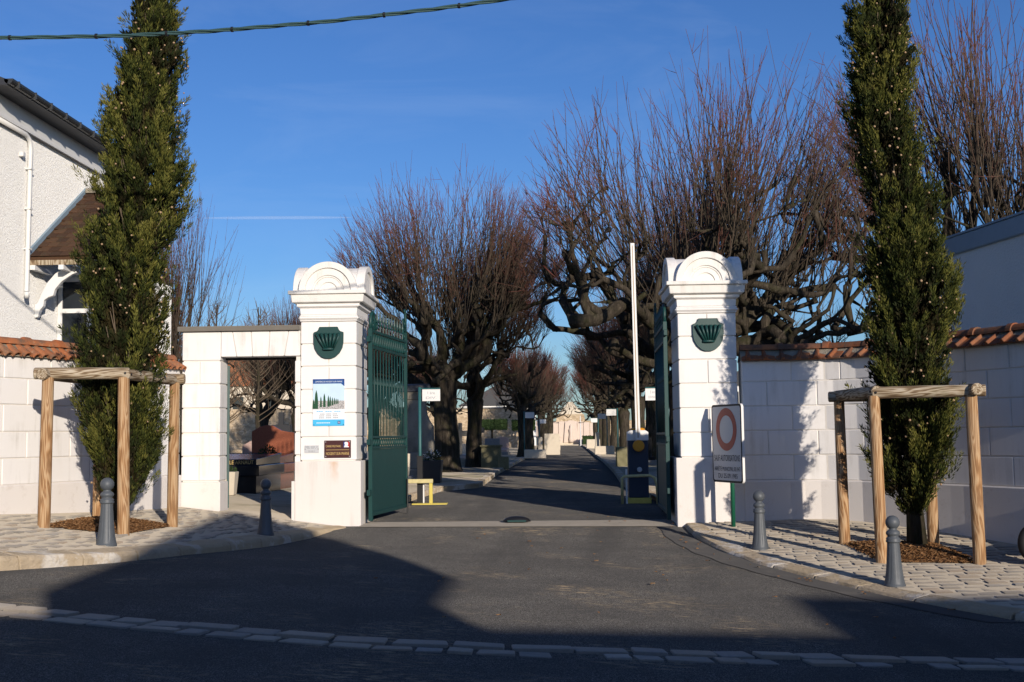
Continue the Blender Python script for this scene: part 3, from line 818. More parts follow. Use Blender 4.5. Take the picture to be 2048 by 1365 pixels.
# ------------------------------------------------------------------ boundary walls with tile coping
def frame_at(path, L, s):
    x = np.interp(s, L, path[:, 0]); y = np.interp(s, L, path[:, 1])
    a = np.array([np.interp(s - .12, L, path[:, 0]), np.interp(s - .12, L, path[:, 1])]); b = np.array([np.interp(s + .12, L, path[:, 0]), np.interp(s + .12, L, path[:, 1])])
    t = (b - a) / (np.linalg.norm(b - a) + 1e-9)
    return np.array([x, y]), t
def boundary_wall(label, path, zbase, courses, side, pitch, rounded, blk):
    root = thing('boundary_wall', label, 'wall', (0, 0, 0), 0, 'curved white walls beside the gate')
    P, L = resample(path, .1); TH = .32
    sgn = 1 if side > 0 else -1     # outward normal faces the street
    def pt(s, off, z):
        p, t = frame_at(P, L, s); n = np.array([t[1], -t[0]]) * sgn
        if n[1] > .3: n = -n
        q = p + n * off
        return (q[0], q[1], z)
    def sweep(name, mat, s0, s1, prof, step=.25, bevel=0):
        k = max(2, int((s1 - s0) / step) + 1); vs = []; m = len(prof); fs = []
        for s in np.linspace(s0, s1, k):
            for off, z in prof: vs.append(pt(s, off, z(s) if callable(z) else z))
        for i in range(k - 1):
            for j in range(m): fs.append((i * m + j, i * m + (j + 1) % m, (i + 1) * m + (j + 1) % m, (i + 1) * m + j))
        fs += [tuple(range(m)), tuple((k - 1) * m + j for j in range(m - 1, -1, -1))]
        return MB().add(vs, fs).build(name, mat, root, bevel=bevel)
    E = L[-1]
    sweep('core', 'joint', 0, E, [(-.014, -.3), (-.014, 2.70), (-TH, 2.70), (-TH, -.3)])
    sweep('plinth', 'foot', 0, E, [(.04, -.4), (.04, courses[0] - .02), (.022, courses[0]), (-.02, courses[0]), (-.02, -.4)])
    lv = courses + [2.70]
    for r in range(len(lv) - 1):
        s = -(blk * .5) * (r % 2)
        while s < E:
            a, c = max(0, s) + .008, min(E, s + blk) - .008
            if c - a > .08: sweep('stone_block', 'white', a, c, [(0, lv[r] + .008), (0, lv[r + 1] - .008), (-.05, lv[r + 1] - .008), (-.05, lv[r] + .008)], .22, .008)
            s += blk
    # coping: bedding, two slopes of tiles, ridge tiles
    sweep('coping_bed', 'bedding', 0, E, [(.05, 2.70), (.03, 2.74), (-.12, 2.885), (-.20, 2.885), (-TH - .03, 2.74), (-TH - .05, 2.70)])
    if rounded:
        b = MB(); vs = []; n = 7
        for v, (rr, y) in enumerate(((.074, 0), (.062, .30))):
            for i in range(n):
                a = math.pi * i / (n - 1)
                vs.append((rr * math.cos(a), y, rr * math.sin(a))); vs.append(((rr - .016) * math.cos(a), y, (rr - .016) * math.sin(a)))
        fs = []
        for i in range(n - 1):
            o = i * 2; q = n * 2
            fs += [(o, o + 2, o + q + 2, o + q), (o + 1, o + q + 1, o + q + 3, o + 3), (o, o + 1, o + 3, o + 2), (o + q, o + q + 2, o + q + 3, o + q + 1)]
        fs += [(0, n * 2, n * 2 + 1, 1), (n * 2 - 2, n * 2 - 1, n * 4 - 1, n * 4 - 2)]
        tm = b.add(vs, fs).mesh('roof_tile', smooth=False)
    else:
        prof = [(-.142, 0), (-.142, .022), (-.07, .026), (-.052, .070), (-.012, .074), (.006, .028), (.142, .024), (.142, 0)]
        b = MB(); n = len(prof)
        vs = [(x, 0, z) for x, z in prof] + [(x * .97, .30, z) for x, z in prof]
        b.add(vs, [tuple(range(n)), tuple(range(2 * n - 1, n - 1, -1))] + [(i, (i + 1) % n, (i + 1) % n + n, i + n) for i in range(n)])
        tm = b.mesh('roof_tile', .006)
    s = pitch / 2
    while s < E:
        for off, back in ((.095, 0), (-TH - .095, 1)):
            p = pt(s, off + random.uniform(-.018, .012), 2.692 + random.uniform(-.008, .008)); _, t = frame_at(P, L, s)
            n = np.array([t[1], -t[0]]) * sgn
            if n[1] > .3: n = -n
            a = math.atan2(-n[1], -n[0]) - math.pi / 2 + (math.pi if back else 0)
            if back and rounded and s % .5 > .2: continue
            o = ob('roof_tile', tm, 'tile' if rounded else 'tile_old', root, p, None)
            o.rotation_euler = (Matrix.Rotation(a + random.uniform(-.05, .05), 3, 'Z') @ Matrix.Rotation(R(33) + random.uniform(-.03, .03), 3, 'X')).to_euler()
        s += pitch * random.uniform(.97, 1.03)
    rl = .62 if rounded else .70
    s = 0
    while s < E - .1:
        e = min(s + rl, E); n = 8
        rp = [(-TH / 2 + .095 * math.cos(math.pi * i / n), 2.885 + .095 * math.sin(math.pi * i / n)) for i in range(n + 1)]
        zj = random.uniform(-.006, .006)
        sweep('ridge_tile', 'tile' if rounded else 'tile_old', s + .005, e - .04, [(o, z + zj) for o, z in rp], .2)
        cp = [(-TH / 2 + .118 * math.cos(math.pi * i / n), 2.885 + .118 * math.sin(math.pi * i / n)) for i in range(n + 1)]
        sweep('ridge_tile', 'tile' if rounded else 'tile_old', e - .075, e + .02, [(o, z + zj) for o, z in cp], .2)
        s = e
    return root
boundary_wall('curved white block wall with rounded orange tile coping below the lodge', WL, left_z, [.90, 1.27, 1.64, 2.02, 2.39], -1, .165, True, .84)
boundary_wall('curved white block wall with angular tile coping right of the gate', WR, right_z, [.72, 1.135, 1.54, 1.945, 2.355], 1, .285, False, .82)

# ------------------------------------------------------------------ big green gate leaves
def gate_leaf(label, hinge, ang, flip):
    W = 2.62
    root = thing('gate_leaf', label, 'gate', hinge, ang, 'green iron gate leaves')
    f = lambda b: b
    z0 = .14
    MB().box(0, .075, -.035, .035, z0 - .08, 3.42).build('hinge_stile', 'gate', root, bevel=.006)
    MB().box(W - .07, W, -.03, .03, z0, 3.55).build('meeting_stile', 'gate', root, bevel=.006)
    for za, zb in ((1.30, 1.345), (1.485, 1.53), (3.06, 3.11), (3.345, 3.395)):
        MB().box(.077, W - .072, -.026, .026, za, zb).build('rail', 'gate', root, bevel=.004)
    MB().box(.077, W - .072, -.026, .026, z0, z0 + .07).build('rail', 'gate', root, bevel=.004)
    MB().box(.078, W - .073, -.010, .010, z0 + .072, 1.298).build('panel', 'gate', root)
    n = 11
    for i in range(n):
        x = .077 + (W - .149) * (i + 1) / (n + 1)
        MB().tube([(x, 0, 1.532), (x, 0, 3.058)], .0115, 8).build('bar', 'gate', root, smooth=True)
        fin = MB().tube([(x, 0, 3.397), (x, 0, 3.50), (x, 0, 3.52), (x, 0, 3.545), (x, 0, 3.60), (x, 0, 3.78)], [.013, .013, .028, .014, .026, .002], 8)
        fin.build('spear_finial', 'gate', root)
    for i in range(n):
        x = .077 + (W - .149) * (i + .5) / (n + 1)
        xx = .077 + (W - .149) * (i + 1.5) / (n + 1) - (W - .149) / (n + 1) / 2 * 0
        b = MB().tube([(x, 0, 1.532), (x, 0, 2.42)], .0095, 8).tube([(x, 0, 2.42), (x, 0, 2.44), (x, 0, 2.47), (x, 0, 2.58)], [.0095, .018, .015, .002], 8)
        b.build('dog_bar', 'gate', root, smooth=True)
    def oval(cx, cz, rx, rz, r, name):
        b = MB(); k = 14
        b.tube([(cx + rx * math.cos(2 * math.pi * i / k), 0, cz + rz * math.sin(2 * math.pi * i / k)) for i in range(k + 1)], r, 6, False); b.build(name, 'gate', root, smooth=True)
    for i in range(16):
        x = .077 + (W - .149) * (i + .5) / 16
        oval(x, 3.228, .052, .112, .012, 'frieze_ring')
        oval(x, 1.415, .05, .066, .011, 'frieze_ring')
    # scrolls at both ends of the cresting
    def scroll(cx, cz, r, turns, a0, s, name='scroll'):
        pts = []; k = int(18 * turns)
        for i in range(k + 1):
            u = i / k; a = a0 + s * u * turns * 2 * math.pi; q = r * (1 - .72 * u)
            pts.append((cx + q * math.cos(a), 0, cz + q * math.sin(a)))
        MB().tube(pts, .022, 8).build(name, 'gate', root, smooth=True)
    pts = [(.04, 0, 3.40), (.04, 0, 3.56), (.075, 0, 3.66), (.15, 0, 3.71), (.235, 0, 3.68), (.285, 0, 3.60), (.29, 0, 3.40)]
    MB().tube(pts, .03, 8).build('crest_loop', 'gate', root, smooth=True)
    scroll(.165, 3.50, .085, 1.3, 1.2, 1); scroll(.40, 3.49, .085, 1.2, 2.0, -1)
    scroll(W - .17, 3.49, .10, 1.3, 1.0, 1); scroll(W - .16, 3.72, .12, 1.4, -1.2, -1); scroll(W - .15, 3.22, .1, 1.2, 2.2, 1)
    MB().tube([(W - .035, 0, 3.55), (W - .035, 0, 3.78), (W - .05, 0, 3.95), (W - .09, 0, 4.0), (W - .13, 0, 3.96)], [.03, .028, .026, .022, .016], 8).build('crest_post', 'gate', root, smooth=True)
    for z in (.55, 1.42, 3.22): MB().box(-.12, .0, -.03, .03, z - .05, z + .05).build('hinge', 'gate', root, bevel=.006)
    MB().tube([(W - .12, -.05, .03), (W - .12, -.05, .7)], .014, 6).build('drop_bolt', 'black', root)
    return root
gate_leaf('green iron gate leaf swung open beside the poster pillar, bars and spearheads showing', (-2.62, .22, 0), math.atan2(2.6, .30), 1)
gate_leaf('green iron gate leaf seen almost edge-on beside the shaded pillar', (2.50, -.15, 0), math.atan2(2.6, .06), -1)
gs_ = thing('gate_stop', 'low dark iron gate stop in the middle of the gateway', 'gate stop', (-.08, .22, .03))
b = MB(); b.lathe([(.24, 0), (.235, .02), (.19, .06), (.11, .085), (.02, .092)], 20); b.v = [(x, y * .5, z) for x, y, z in b.v]; b.build('dome', 'black', gs_, smooth=True)
MB().box(-.16, .16, -.135, -.11, .0, .03).build('lip', 'gate', gs_, bevel=.004)

# ------------------------------------------------------------------ bollards
def bollard(loc, label):
    root = thing('bollard', label, 'bollard', loc, random.uniform(0, 1), 'grey cast-iron bollards on the pavements')
    fl = lambda a, z: 1 - .035 * (abs(math.sin(4 * a)) ** .5 < .35) if z > .03 else 1
    MB().lathe([(.126, -.02), (.126, .015), (.118, .03), (.105, .10), (.092, .20), (.082, .32), (.074, .44), (.070, .505)], 40, mod=fl).build('shaft', 'iron', root)
    MB().lathe([(.070, .505), (.083, .512), (.085, .53), (.078, .538), (.082, .55), (.078, .562), (.062, .572), (.060, .585), (.078, .60), (.082, .62), (.074, .64), (.05, .655), (.042, .668), (.05, .675)], 28).build('collar', 'iron', root, smooth=True)
    MB().lathe([(.003, .655)] + [(.083 * math.sin(math.pi * i / 14), .742 - .083 * math.cos(math.pi * i / 14)) for i in range(1, 14)] + [(.003, .825)], 24).build('ball', 'iron', root, smooth=True)
bollard((-4.9, -5.87, .225), 'grey ball-topped bollard in front of the cypress on the poster side')
bollard((-3.72, -2.71, .085), 'shaded ball-topped bollard in front of the pedestrian gateway')
bollard((3.5, -3.15, -.145), 'grey ball-topped bollard just right of the road sign')
bollard((4.58, -6.01, -.315), 'grey ball-topped bollard in front of the right-hand cypress')

# ------------------------------------------------------------------ tree guards of round timber
def guard(posts, zf, top, label, mats):
    c = [sum(p[0] for p in posts) / 4, sum(p[1] for p in posts) / 4]
    root = thing('tree_guard', label, 'tree guard', (0, 0, 0), 0, 'round timber tree guards')
    for (x, y) in posts:
        z = float(zf(x, y)); h = top - z
        b = MB(); pr = [(.079, -.3), (.079, h * .3), (.076, h * .7), (.074, h - .06)]
        b.lathe(pr, 28)
        b.build('post', 'timber', root, smooth=False, loc=(x, y, z), rot=(random.uniform(-.012, .012), random.uniform(-.012, .012), random.uniform(0, 6)))
        for p in b.v: pass
    k = 0
    for i in range(4):
        a, b2 = np.array(posts[i]), np.array(posts[(i + 1) % 4]); d = (b2 - a) / np.linalg.norm(b2 - a); ln = np.linalg.norm(b2 - a)
        ext = (.16, .05) if i % 2 == 0 else (.05, .16)
        zz = top - (.005 if i % 2 == 0 else .02)
        m = MB().lathe([(.064, -ext[0]), (.077, -ext[0] + .012), (.080, ln * .5), (.076, ln + ext[1] - .012), (.064, ln + ext[1])], 28)
        o = m.build('rail', mats, root, loc=(a[0], a[1], zz))
        o.rotation_euler = Vector((d[0], d[1], 0)).to_track_quat('Z', 'Y').to_euler()
        for q in (a, b2):
            w_ = np.array([d[1], -d[0]]); w_ = -w_ if w_[1] > 0 else w_
            MB().lathe([(.017, 0), (.017, .008), (.009, .014)], 8).build('bolt', 'black', root, loc=(q[0] + w_[0] * .076, q[1] + w_[1] * .076, zz), rot=Vector((w_[0], w_[1], 0)).to_track_quat('Z', 'Y').to_euler())
    return root
guard(GL, left_z, 2.40, 'round timber guard frame round the cypress on the poster side', 'timber_grey')
guard(GR, right_z, 2.03, 'round timber guard frame round the right-hand cypress', 'timber_grey')

# ------------------------------------------------------------------ cypresses
def cypress(label, base, prof, seed, n_pl):
    rng = np.random.default_rng(seed)
    root = thing('cypress_tree', label, 'tree', base, 0, 'columnar cypresses flanking the gate')
    pz_ = np.array([p[0] for p in prof]); pc = np.array([p[1] for p in prof]); ph = np.array([p[2] for p in prof])
    C_ = lambda z: np.interp(z, pz_, pc); H_ = lambda z: np.maximum(.05, np.interp(z, pz_, ph) * .86 - .05)
    # trunk and hidden limbs
    b = MB(); zz = np.linspace(-.1, pz_[-1] - .4, 9)
    b.tube([(float(C_(max(z, pz_[0]))) * min(1, max(0, z)), 0, z) for z in zz], [float(np.interp(z, [-.1, .1, 1, pz_[-1]], [.15, .105, .09, .02])) for z in zz], 10)
    b.build('trunk', 'bark', root, smooth=True)
    P = []; Rd = []
    for i in range(160):
        z = rng.uniform(pz_[0] - .12, pz_[-1] - .8); a = rng.uniform(0, 6.283); h = float(H_(z + .7)) * .8; L = rng.uniform(.6, 1.1)
        u = np.linspace(0, 1, 5)[:, None]; o = np.array([float(C_(z)), 0, z]); e = np.array([float(C_(z + L)) + h * math.cos(a), h * math.sin(a), z + L])
        P.append(o + (e - o) * np.hstack([u ** .7, u ** .7, u])); Rd.append(np.linspace(.018, .005, 5))
    V, F = tubes(np.array(P), np.array(Rd), 4)
    ob('branches', np_mesh('branches', V, F), 'twig_brown', root)
    # plumes of scale leaves
    zg = np.linspace(pz_[0] - .05, pz_[-1] - .25, 400); cdf = np.cumsum(np.interp(zg, pz_, ph) + .03); cdf /= cdf[-1]
    nc = 210
    cz = np.interp(rng.random(nc), cdf, zg); ca = rng.uniform(0, 2 * np.pi, nc); cr = rng.uniform(.68, 1.2, nc); cl = rng.uniform(.45, .85, nc)
    ci = rng.integers(0, nc, n_pl); u0 = rng.random(n_pl) ** .8; inner = rng.random(n_pl) < .36
    z = cz[ci] + cl[ci] * (u0 - .45); z = np.clip(z, pz_[0] - .03, pz_[-1] - .22)
    a = ca[ci] + rng.normal(0, .16, n_pl) / np.maximum(H_(z), .15) * .5
    q = (.50 + .5 * u0) * cr[ci] + rng.normal(0, .05, n_pl)
    zi = np.interp(rng.random(n_pl), cdf, zg); ai = rng.uniform(0, 6.283, n_pl); qi = rng.uniform(.1, .72, n_pl)
    z = np.where(inner, zi, z); a = np.where(inner, ai, a); q = np.where(inner, qi, q)
    big = (~inner) & (rng.random(n_pl) < .05)
    r = H_(z) * q + np.where(big, .08, 0)
    base_p = np.stack([C_(z) + r * np.cos(a), r * np.sin(a), z], 1)
    L = rng.uniform(.22, .48, n_pl) * np.where(big, 1.25, 1) * np.interp(z, [pz_[0], pz_[0] + 1, pz_[-1]], [.7, 1, .8])
    out = np.stack([np.cos(a), np.sin(a), np.zeros(n_pl)], 1)
    ax = np.array([0, 0, 1.]) + out * rng.uniform(.05, .75, (n_pl, 1)) + rng.normal(0, .16, (n_pl, 3)); ax /= np.linalg.norm(ax, axis=1, keepdims=True)
    ns = 84
    u = rng.random((n_pl, ns)); w = L[:, None] * .17 * np.sin(np.pi * np.clip(u * .86 + .12, 0, 1)) ** .8
    g = rng.normal(0, 1, (n_pl, ns, 3)); g /= np.linalg.norm(g, axis=2, keepdims=True)
    pos = base_p[:, None, :] + ax[:, None, :] * (u * L[:, None])[..., None] + g * (w * rng.random((n_pl, ns)) ** .5)[..., None]
    d = ax[:, None, :] * 1.15 + g * .6 + np.array([0, 0, .3]) + rng.normal(0, .25, (n_pl, ns, 3)); d /= np.linalg.norm(d, axis=2, keepdims=True)
    sv = np.cross(d, rng.normal(0, 1, (n_pl, ns, 3))); sv /= np.linalg.norm(sv, axis=2, keepdims=True)
    sl = rng.uniform(.04, .085, (n_pl, ns, 1)); sw = rng.uniform(.004, .0082, (n_pl, ns, 1))
    sl[inner] *= 1.25; sw[inner] *= 2.0
    nv = np.cross(d, sv)
    p0 = pos; p1 = pos + d * sl * .45 + sv * sw + nv * .006; p2 = pos + d * sl; p3 = pos + d * sl * .5 - sv * sw + nv * .006
    V = np.stack([p0, p1, p2, p3], 2).reshape(-1, 3); F = np.arange(len(V)).reshape(-1, 4)
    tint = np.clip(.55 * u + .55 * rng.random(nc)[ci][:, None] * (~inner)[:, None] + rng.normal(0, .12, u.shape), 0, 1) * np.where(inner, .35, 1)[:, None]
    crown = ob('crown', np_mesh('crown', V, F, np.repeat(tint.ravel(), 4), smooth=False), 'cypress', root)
    # cones
    b = MB(); ico = [(0, 0, 1), (.894, 0, .447), (.276, .85, .447), (-.724, .526, .447), (-.724, -.526, .447), (.276, -.85, .447), (.724, .526, -.447), (-.276, .85, -.447), (-.894, 0, -.447), (-.276, -.85, -.447), (.724, -.526, -.447), (0, 0, -1)]
    icf = [(0, 1, 2), (0, 2, 3), (0, 3, 4), (0, 4, 5), (0, 5, 1), (1, 6, 2), (2, 7, 3), (3, 8, 4), (4, 9, 5), (5, 10, 1), (2, 6, 7), (3, 7, 8), (4, 8, 9), (5, 9, 10), (1, 10, 6), (6, 11, 7), (7, 11, 8), (8, 11, 9), (9, 11, 10), (10, 11, 6)]
    for i in range(270):
        zc = np.interp(rng.random(), [0, 1], [pz_[0] + 1.0, pz_[-1] - .2]) if rng.random() < .85 else rng.uniform(pz_[0] + .3, pz_[-1] - .2)
        aa = rng.uniform(0, 6.283); rr = float(H_(zc)) * rng.uniform(.92, 1.1) + .05; cc = (float(C_(zc)) + rr * math.cos(aa), rr * math.sin(aa), zc); s = rng.uniform(.013, .021)
        b.add([(cc[0] + v[0] * s, cc[1] + v[1] * s, cc[2] + v[2] * s) for v in ico], icf)
    tag(b.build('cones', 'cone', root, smooth=True), kind='stuff')
    return root
k = .0070
def prof_px(rows, px0, yh, z0, scale, lean, cam_z=1.5):
    return sorted([(cam_z + (yh - y) * scale - z0, ((a + b) / 2 - px0 + lean * (yh - y)) * scale, (b - a) / 2 * scale) for y, a, b in rows])
LP = prof_px([(-14, 303, 318), (-4, 292, 328), (15, 280, 336), (45, 268, 352), (75, 256, 380), (100, 246, 392), (150, 238, 384), (200, 222, 378), (250, 212, 375), (300, 210, 380), (350, 205, 388), (400, 192, 392), (450, 188, 385), (500, 182, 358), (550, 172, 350), (600, 163, 350), (650, 163, 355), (700, 158, 355), (760, 160, 342), (800, 165, 338), (850, 162, 332), (900, 162, 328), (950, 170, 325), (985, 190, 305), (1010, 222, 280)], 238, 882.5, .33, .00715, -.015)
RP = prof_px([(-34, 1752, 1766), (-20, 1738, 1786), (0, 1722, 1806), (50, 1703, 1826), (100, 1694, 1838), (200, 1692, 1826), (250, 1693, 1828), (300, 1700, 1845), (350, 1720, 1850), (400, 1722, 1868), (500, 1730, 1880), (550, 1730, 1885), (600, 1726, 1915), (650, 1728, 1912), (700, 1728, 1900), (750, 1724, 1902), (800, 1735, 1906), (850, 1732, 1908), (900, 1738, 1900), (950, 1745, 1898), (990, 1756, 1878), (1020, 1790, 1850)], 1822, 862.5, -.1, .0071, .030)
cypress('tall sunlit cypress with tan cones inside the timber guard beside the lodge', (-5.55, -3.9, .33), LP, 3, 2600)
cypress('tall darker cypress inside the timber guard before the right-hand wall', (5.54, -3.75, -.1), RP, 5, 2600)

# ------------------------------------------------------------------ road sign
sg = thing('road_sign', 'no-entry-for-vehicles sign with red ring on a green post', 'sign', (3.40, -1.05, -.02), R(-70))
MB().tube([(0, .045, -.2), (0, .045, 1.92)], .035, 14).build('post', 'green', sg, smooth=True)
def rrect(w, h, r, n=5):
    p = []
    for cx, cz, a0 in ((w - r, h - r, 0), (-w + r, h - r, 90), (-w + r, -h + r, 180), (w - r, -h + r, 270)):
        p += [(cx + r * math.cos(R(a0 + 90 * i / n)), cz + r * math.sin(R(a0 + 90 * i / n))) for i in range(n + 1)]
    return p
zc = 1.36
off = lambda pl: [(x, z + zc) for x, z in pl]
MB().prism(off(rrect(.50, .63, .06)), -.035, .005, 'y').build('frame', 'alu', sg)
MB().prism(off(rrect(.497, .627, .058)), -.0375, -.0352, 'y').build('border', 'ink', sg)
MB().prism(off(rrect(.465, .595, .04)), -.040, -.0377, 'y').build('face', 'signface', sg)
b = MB(); nn = 40; vs = []
for i in range(nn):
    a = 2 * math.pi * i / nn
    for r in (.225, .345): vs.append((r * math.cos(a), -.0422, zc + .225 + r * math.sin(a)))
b.add(vs, [(i * 2, i * 2 + 1, (i * 2 + 3) % (2 * nn), (i * 2 + 2) % (2 * nn)) for i in range(nn)]); b.build('red_ring', 'signred', sg)
text('SAUF AUTORISATIONS', .86, .10, 'ink', sg, (0, -.0425, zc - .235)); text('ARRÊTÉ MUNICIPAL 85.947', .86, .085, 'ink', sg, (0, -.0425, zc - .40)); text('DU 25.09.1985', .64, .075, 'ink', sg, (.02, -.0425, zc - .52))
for z in (zc - .3, zc + .3): MB().box(-.08, .08, .006, .09, z - .02, z + .02).build('clamp', 'alu', sg)

# ------------------------------------------------------------------ lift barrier, crash rails, division signs
br = thing('lift_barrier', 'navy lift barrier cabinet with amber hub and white boom raised upright', 'barrier', (2.37, 5.35, .03))
MB().box(-.26, .26, -.2, .2, 0, .12).build('base', 'yellow', br, bevel=.006)
MB().box(-.215, .215, -.16, .16, .122, 1.34).build('cabinet', 'navy', br, bevel=.012)
MB().prism([(-.225, 1.34), (.225, 1.34), (.225, 1.52), (.16, 1.56), (-.16, 1.56), (-.225, 1.52)], -.17, .17, 'y').build('head', 'alu', br, bevel=.008)
MB().lathe([(.17, 1.56), (.165, 1.59), (.12, 1.612), (.02, 1.622)], 20).build('warning_light', 'amber', br, smooth=True)
b = MB().lathe([(.125, 0), (.125, .03), (.11, .045)], 24); b.build('hub', 'amber', br, loc=(0, -.291, 1.23), rot=(R(90), 0, 0))
bm_ = MB().hexa([(-.05, -.29, 1.18), (.05, -.29, 1.18), (.05, -.235, 1.18), (-.05, -.235, 1.18)], [(-.085, -.29, 5.6), (.0, -.29, 5.6), (.0, -.235, 5.6), (-.085, -.235, 5.6)]).build('boom', 'alu', br)
MB().hexa([(-.014, -.294, 1.4), (.006, -.294, 1.4), (.006, -.2905, 1.4), (-.014, -.2905, 1.4)], [(-.054, -.294, 5.55), (-.038, -.294, 5.55), (-.038, -.2905, 5.55), (-.054, -.2905, 5.55)]).build('boom_groove', 'boomred', br)
MB().lathe([(.055, 0), (.055, .03), (.045, .04)], 14).build('lock', 'silver', br, loc=(.02, -.161, .72), rot=(R(90), 0, 0))
h = thing('crash_rail', 'hooped tubular crash rail around the barrier cabinet', 'rail', (2.37, 4.95, .02), 0, 'tubular crash rails')
MB().tube([(-.37, 0, -.05), (-.37, 0, .56), (-.33, 0, .60), (.22, 0, .61), (.32, 0, .56), (.37, .03, .40), (.38, .03, -.05)], .032, 10).build('hoop', 'fadedyellow', h, smooth=True)
MB().tube([(-.27, .1, -.05), (-.27, .1, .75)], .02, 8).build('stay', 'alu', h)
h = thing('crash_rail', 'yellow crash rail and base plate beside the open gate leaf', 'rail', (-2.10, 5.4, .04), 0, 'tubular crash rails')
MB().box(-.85, .03, -.045, .045, .46, .55).build('bar', 'fadedyellow', h, bevel=.01)
MB().box(-.055, .02, -.035, .035, .0, .46).build('post', 'yellow', h, bevel=.008)
MB().box(-.42, .34, -.14, .14, .0, .03).build('base_plate', 'yellow', h, bevel=.004)
h = thing('support_post', 'black boom rest post standing behind the yellow crash rail', 'post', (-2.37, 5.55, .04))
MB().box(-.06, .06, -.05, .05, 0, 1.03).build('body', 'black', h, bevel=.006); MB().box(-.075, .075, -.05, .05, 1.03, 1.05).build('fork', 'black', h)
MB().box(.066, .095, -.03, .03, 0, .5).build('strip', 'alu', h)
def division_sign(loc, label, l1, l2, arm, post_h, mat='teal', panel=(.40, .26), rz=0):
    o = thing('division_sign', label, 'sign', loc, rz, 'division signs along the alley')
    MB().tube([(0, 0, -.2), (0, 0, post_h)], .035, 10).build('post', mat, o, smooth=True)
    x0 = .05 * arm; cx = (.06 + panel[0] / 2) * arm
    MB().tube([(0, .0, post_h - .03), ((panel[0] + .06) * arm, 0, post_h - .03)], .012, 8).build('arm', mat, o)
    MB().box(cx - panel[0] / 2, cx + panel[0] / 2, -.008, .008, post_h - .05 - panel[1], post_h - .05).build('panel', 'alu', o)
    if l1: text(l1, panel[0] * .4, panel[1] * .24, 'greyink', o, (cx, -.0095, post_h - .05 - panel[1] * .3))
    if l2: text(l2, panel[0] * .6, panel[1] * .2, 'greyink', o, (cx, -.0095, post_h - .05 - panel[1] * .72))
division_sign((-2.42, 6.0, .04), 'white first-division sign on a teal post behind the boom rest', '1 ère', 'DIV.', 1, 2.57)
division_sign((2.98, 5.6, .1), 'white third-division sign hanging behind the right-hand gate leaf', '3 ème', 'DIVISION', -1, 2.45, panel=(.34, .26))

# ------------------------------------------------------------------ lodge on the left
lo = thing('lodge_house', 'white roughcast lodge with dark gutter behind the left wall', 'house', (0, 0, 0))
X = -8.5
MB().box(-15, X, -1.9, 3.4, -.5, 7.0).build('wall', 'roughcast', lo)
MB().box(X + .002, X + .06, -1.95, 3.42, 6.86, 7.2).build('frieze', 'woodpaint', lo)
MB().box(X + .062, X + .09, -1.95, 3.42, 6.83, 6.875).build('frieze_moulding', 'woodpaint', lo)
MB().hexa([(-15, -2.1, 7.2), (X + .42, -2.1, 7.2), (X + .42, 3.6, 7.2), (-15, 3.6, 7.2)], [(-15, -2.1, 10.2), (X + .44, -2.1, 7.28), (X + .44, 3.6, 7.28), (-15, 3.6, 10.2)]).build('roof', 'slate', lo)
b = MB(); gp2 = [(X + .44 + .075 * math.cos(math.pi * i / 8), 7.30 - .085 * math.sin(math.pi * i / 8)) for i in range(9)] + [(X + .44 - .065, 7.30)]
b.prism([(x, z) for x, z in gp2], -2.1, 3.6, 'y').build('gutter', 'gutter_metal', lo)
for i in range(9): MB().box(X + .425, X + .53, -1.9 + i * .62, -1.875 + i * .62, 7.205, 7.312).build('gutter_bracket', 'gutter_metal', lo)
MB().tube([(X + .06, -1.9, 6.78), (X + .06, -.62, 6.78), (X + .06, -.48, 6.72), (X + .06, -.43, 6.58), (X + .06, -.47, 4.1), (X + .075, -.50, 4.0), (X + .11, -.56, 3.97), (X + .12, -.60, 4.05)], .042, 10).build('downpipe', 'pvc', lo, smooth=True)
for z in (6.2, 5.5, 4.8): MB().box(X + .002, X + .11, -.50, -.40, z, z + .03).build('pipe_clip', 'pvc', lo)
MB().box(X + .002, X + .08, -.75, -.65, 6.37, 6.45).build('sensor', 'pvc', lo, bevel=.008)
MB().box(X + .004, -7.2, .95, 3.4, -.3, 4.62).build('porch_wall', 'roughcast', lo)
# porch roof of flat brown tiles sloping towards the street
y0, z0_, y1, z1_ = -.33, 4.70, 2.05, 6.30; sl = math.atan2(z1_ - z0_, y1 - y0); ln = math.hypot(y1 - y0, z1_ - z0_)
MB().hexa([(X + .004, y0 + .05, z0_ - .06), (-7.05, y0 + .05, z0_ - .06), (-7.05, y1, z1_ - .06), (X + .004, y1, z1_ - .06)], [(X + .004, y0 + .02, z0_), (-7.05, y0 + .02, z0_), (-7.05, y1, z1_), (X + .004, y1, z1_)]).build('porch_roof', 'brown_tile', lo)
tme = MB().box(-.086, .086, -.02, .22, 0, .014).mesh('flat_tile', .003)
rows = 15
for r_ in range(rows):
    d = r_ * ln / rows
    for i in range(11):
        xx = X + .12 + (i + .5 * (r_ % 2)) * .178
        if xx > -7.12: continue
        o = ob('flat_tile', tme, 'brown_tile', lo, (xx, y0 + d * math.cos(sl), z0_ + .012 + d * math.sin(sl)))
        o.rotation_euler = (sl - .06 + random.uniform(-.012, .012), random.uniform(-.01, .01), 0)
MB().hexa([(X + .004, y0, z0_ + .02), (X + .05, y0, z0_ + .02), (X + .05, y1 + .03, z1_ + .02), (X + .004, y1 + .03, z1_ + .02)], [(X + .004, y0, z0_ + .12), (X + .05, y0, z0_ + .12), (X + .05, y1 + .03, z1_ + .12), (X + .004, y1 + .03, z1_ + .12)]).build('flashing', 'zinc', lo)
MB().box(X + .06, -7.0, y1 - .08, y1 + .06, z1_ - .0, z1_ + .09).build('porch_ridge', 'bedding', lo)
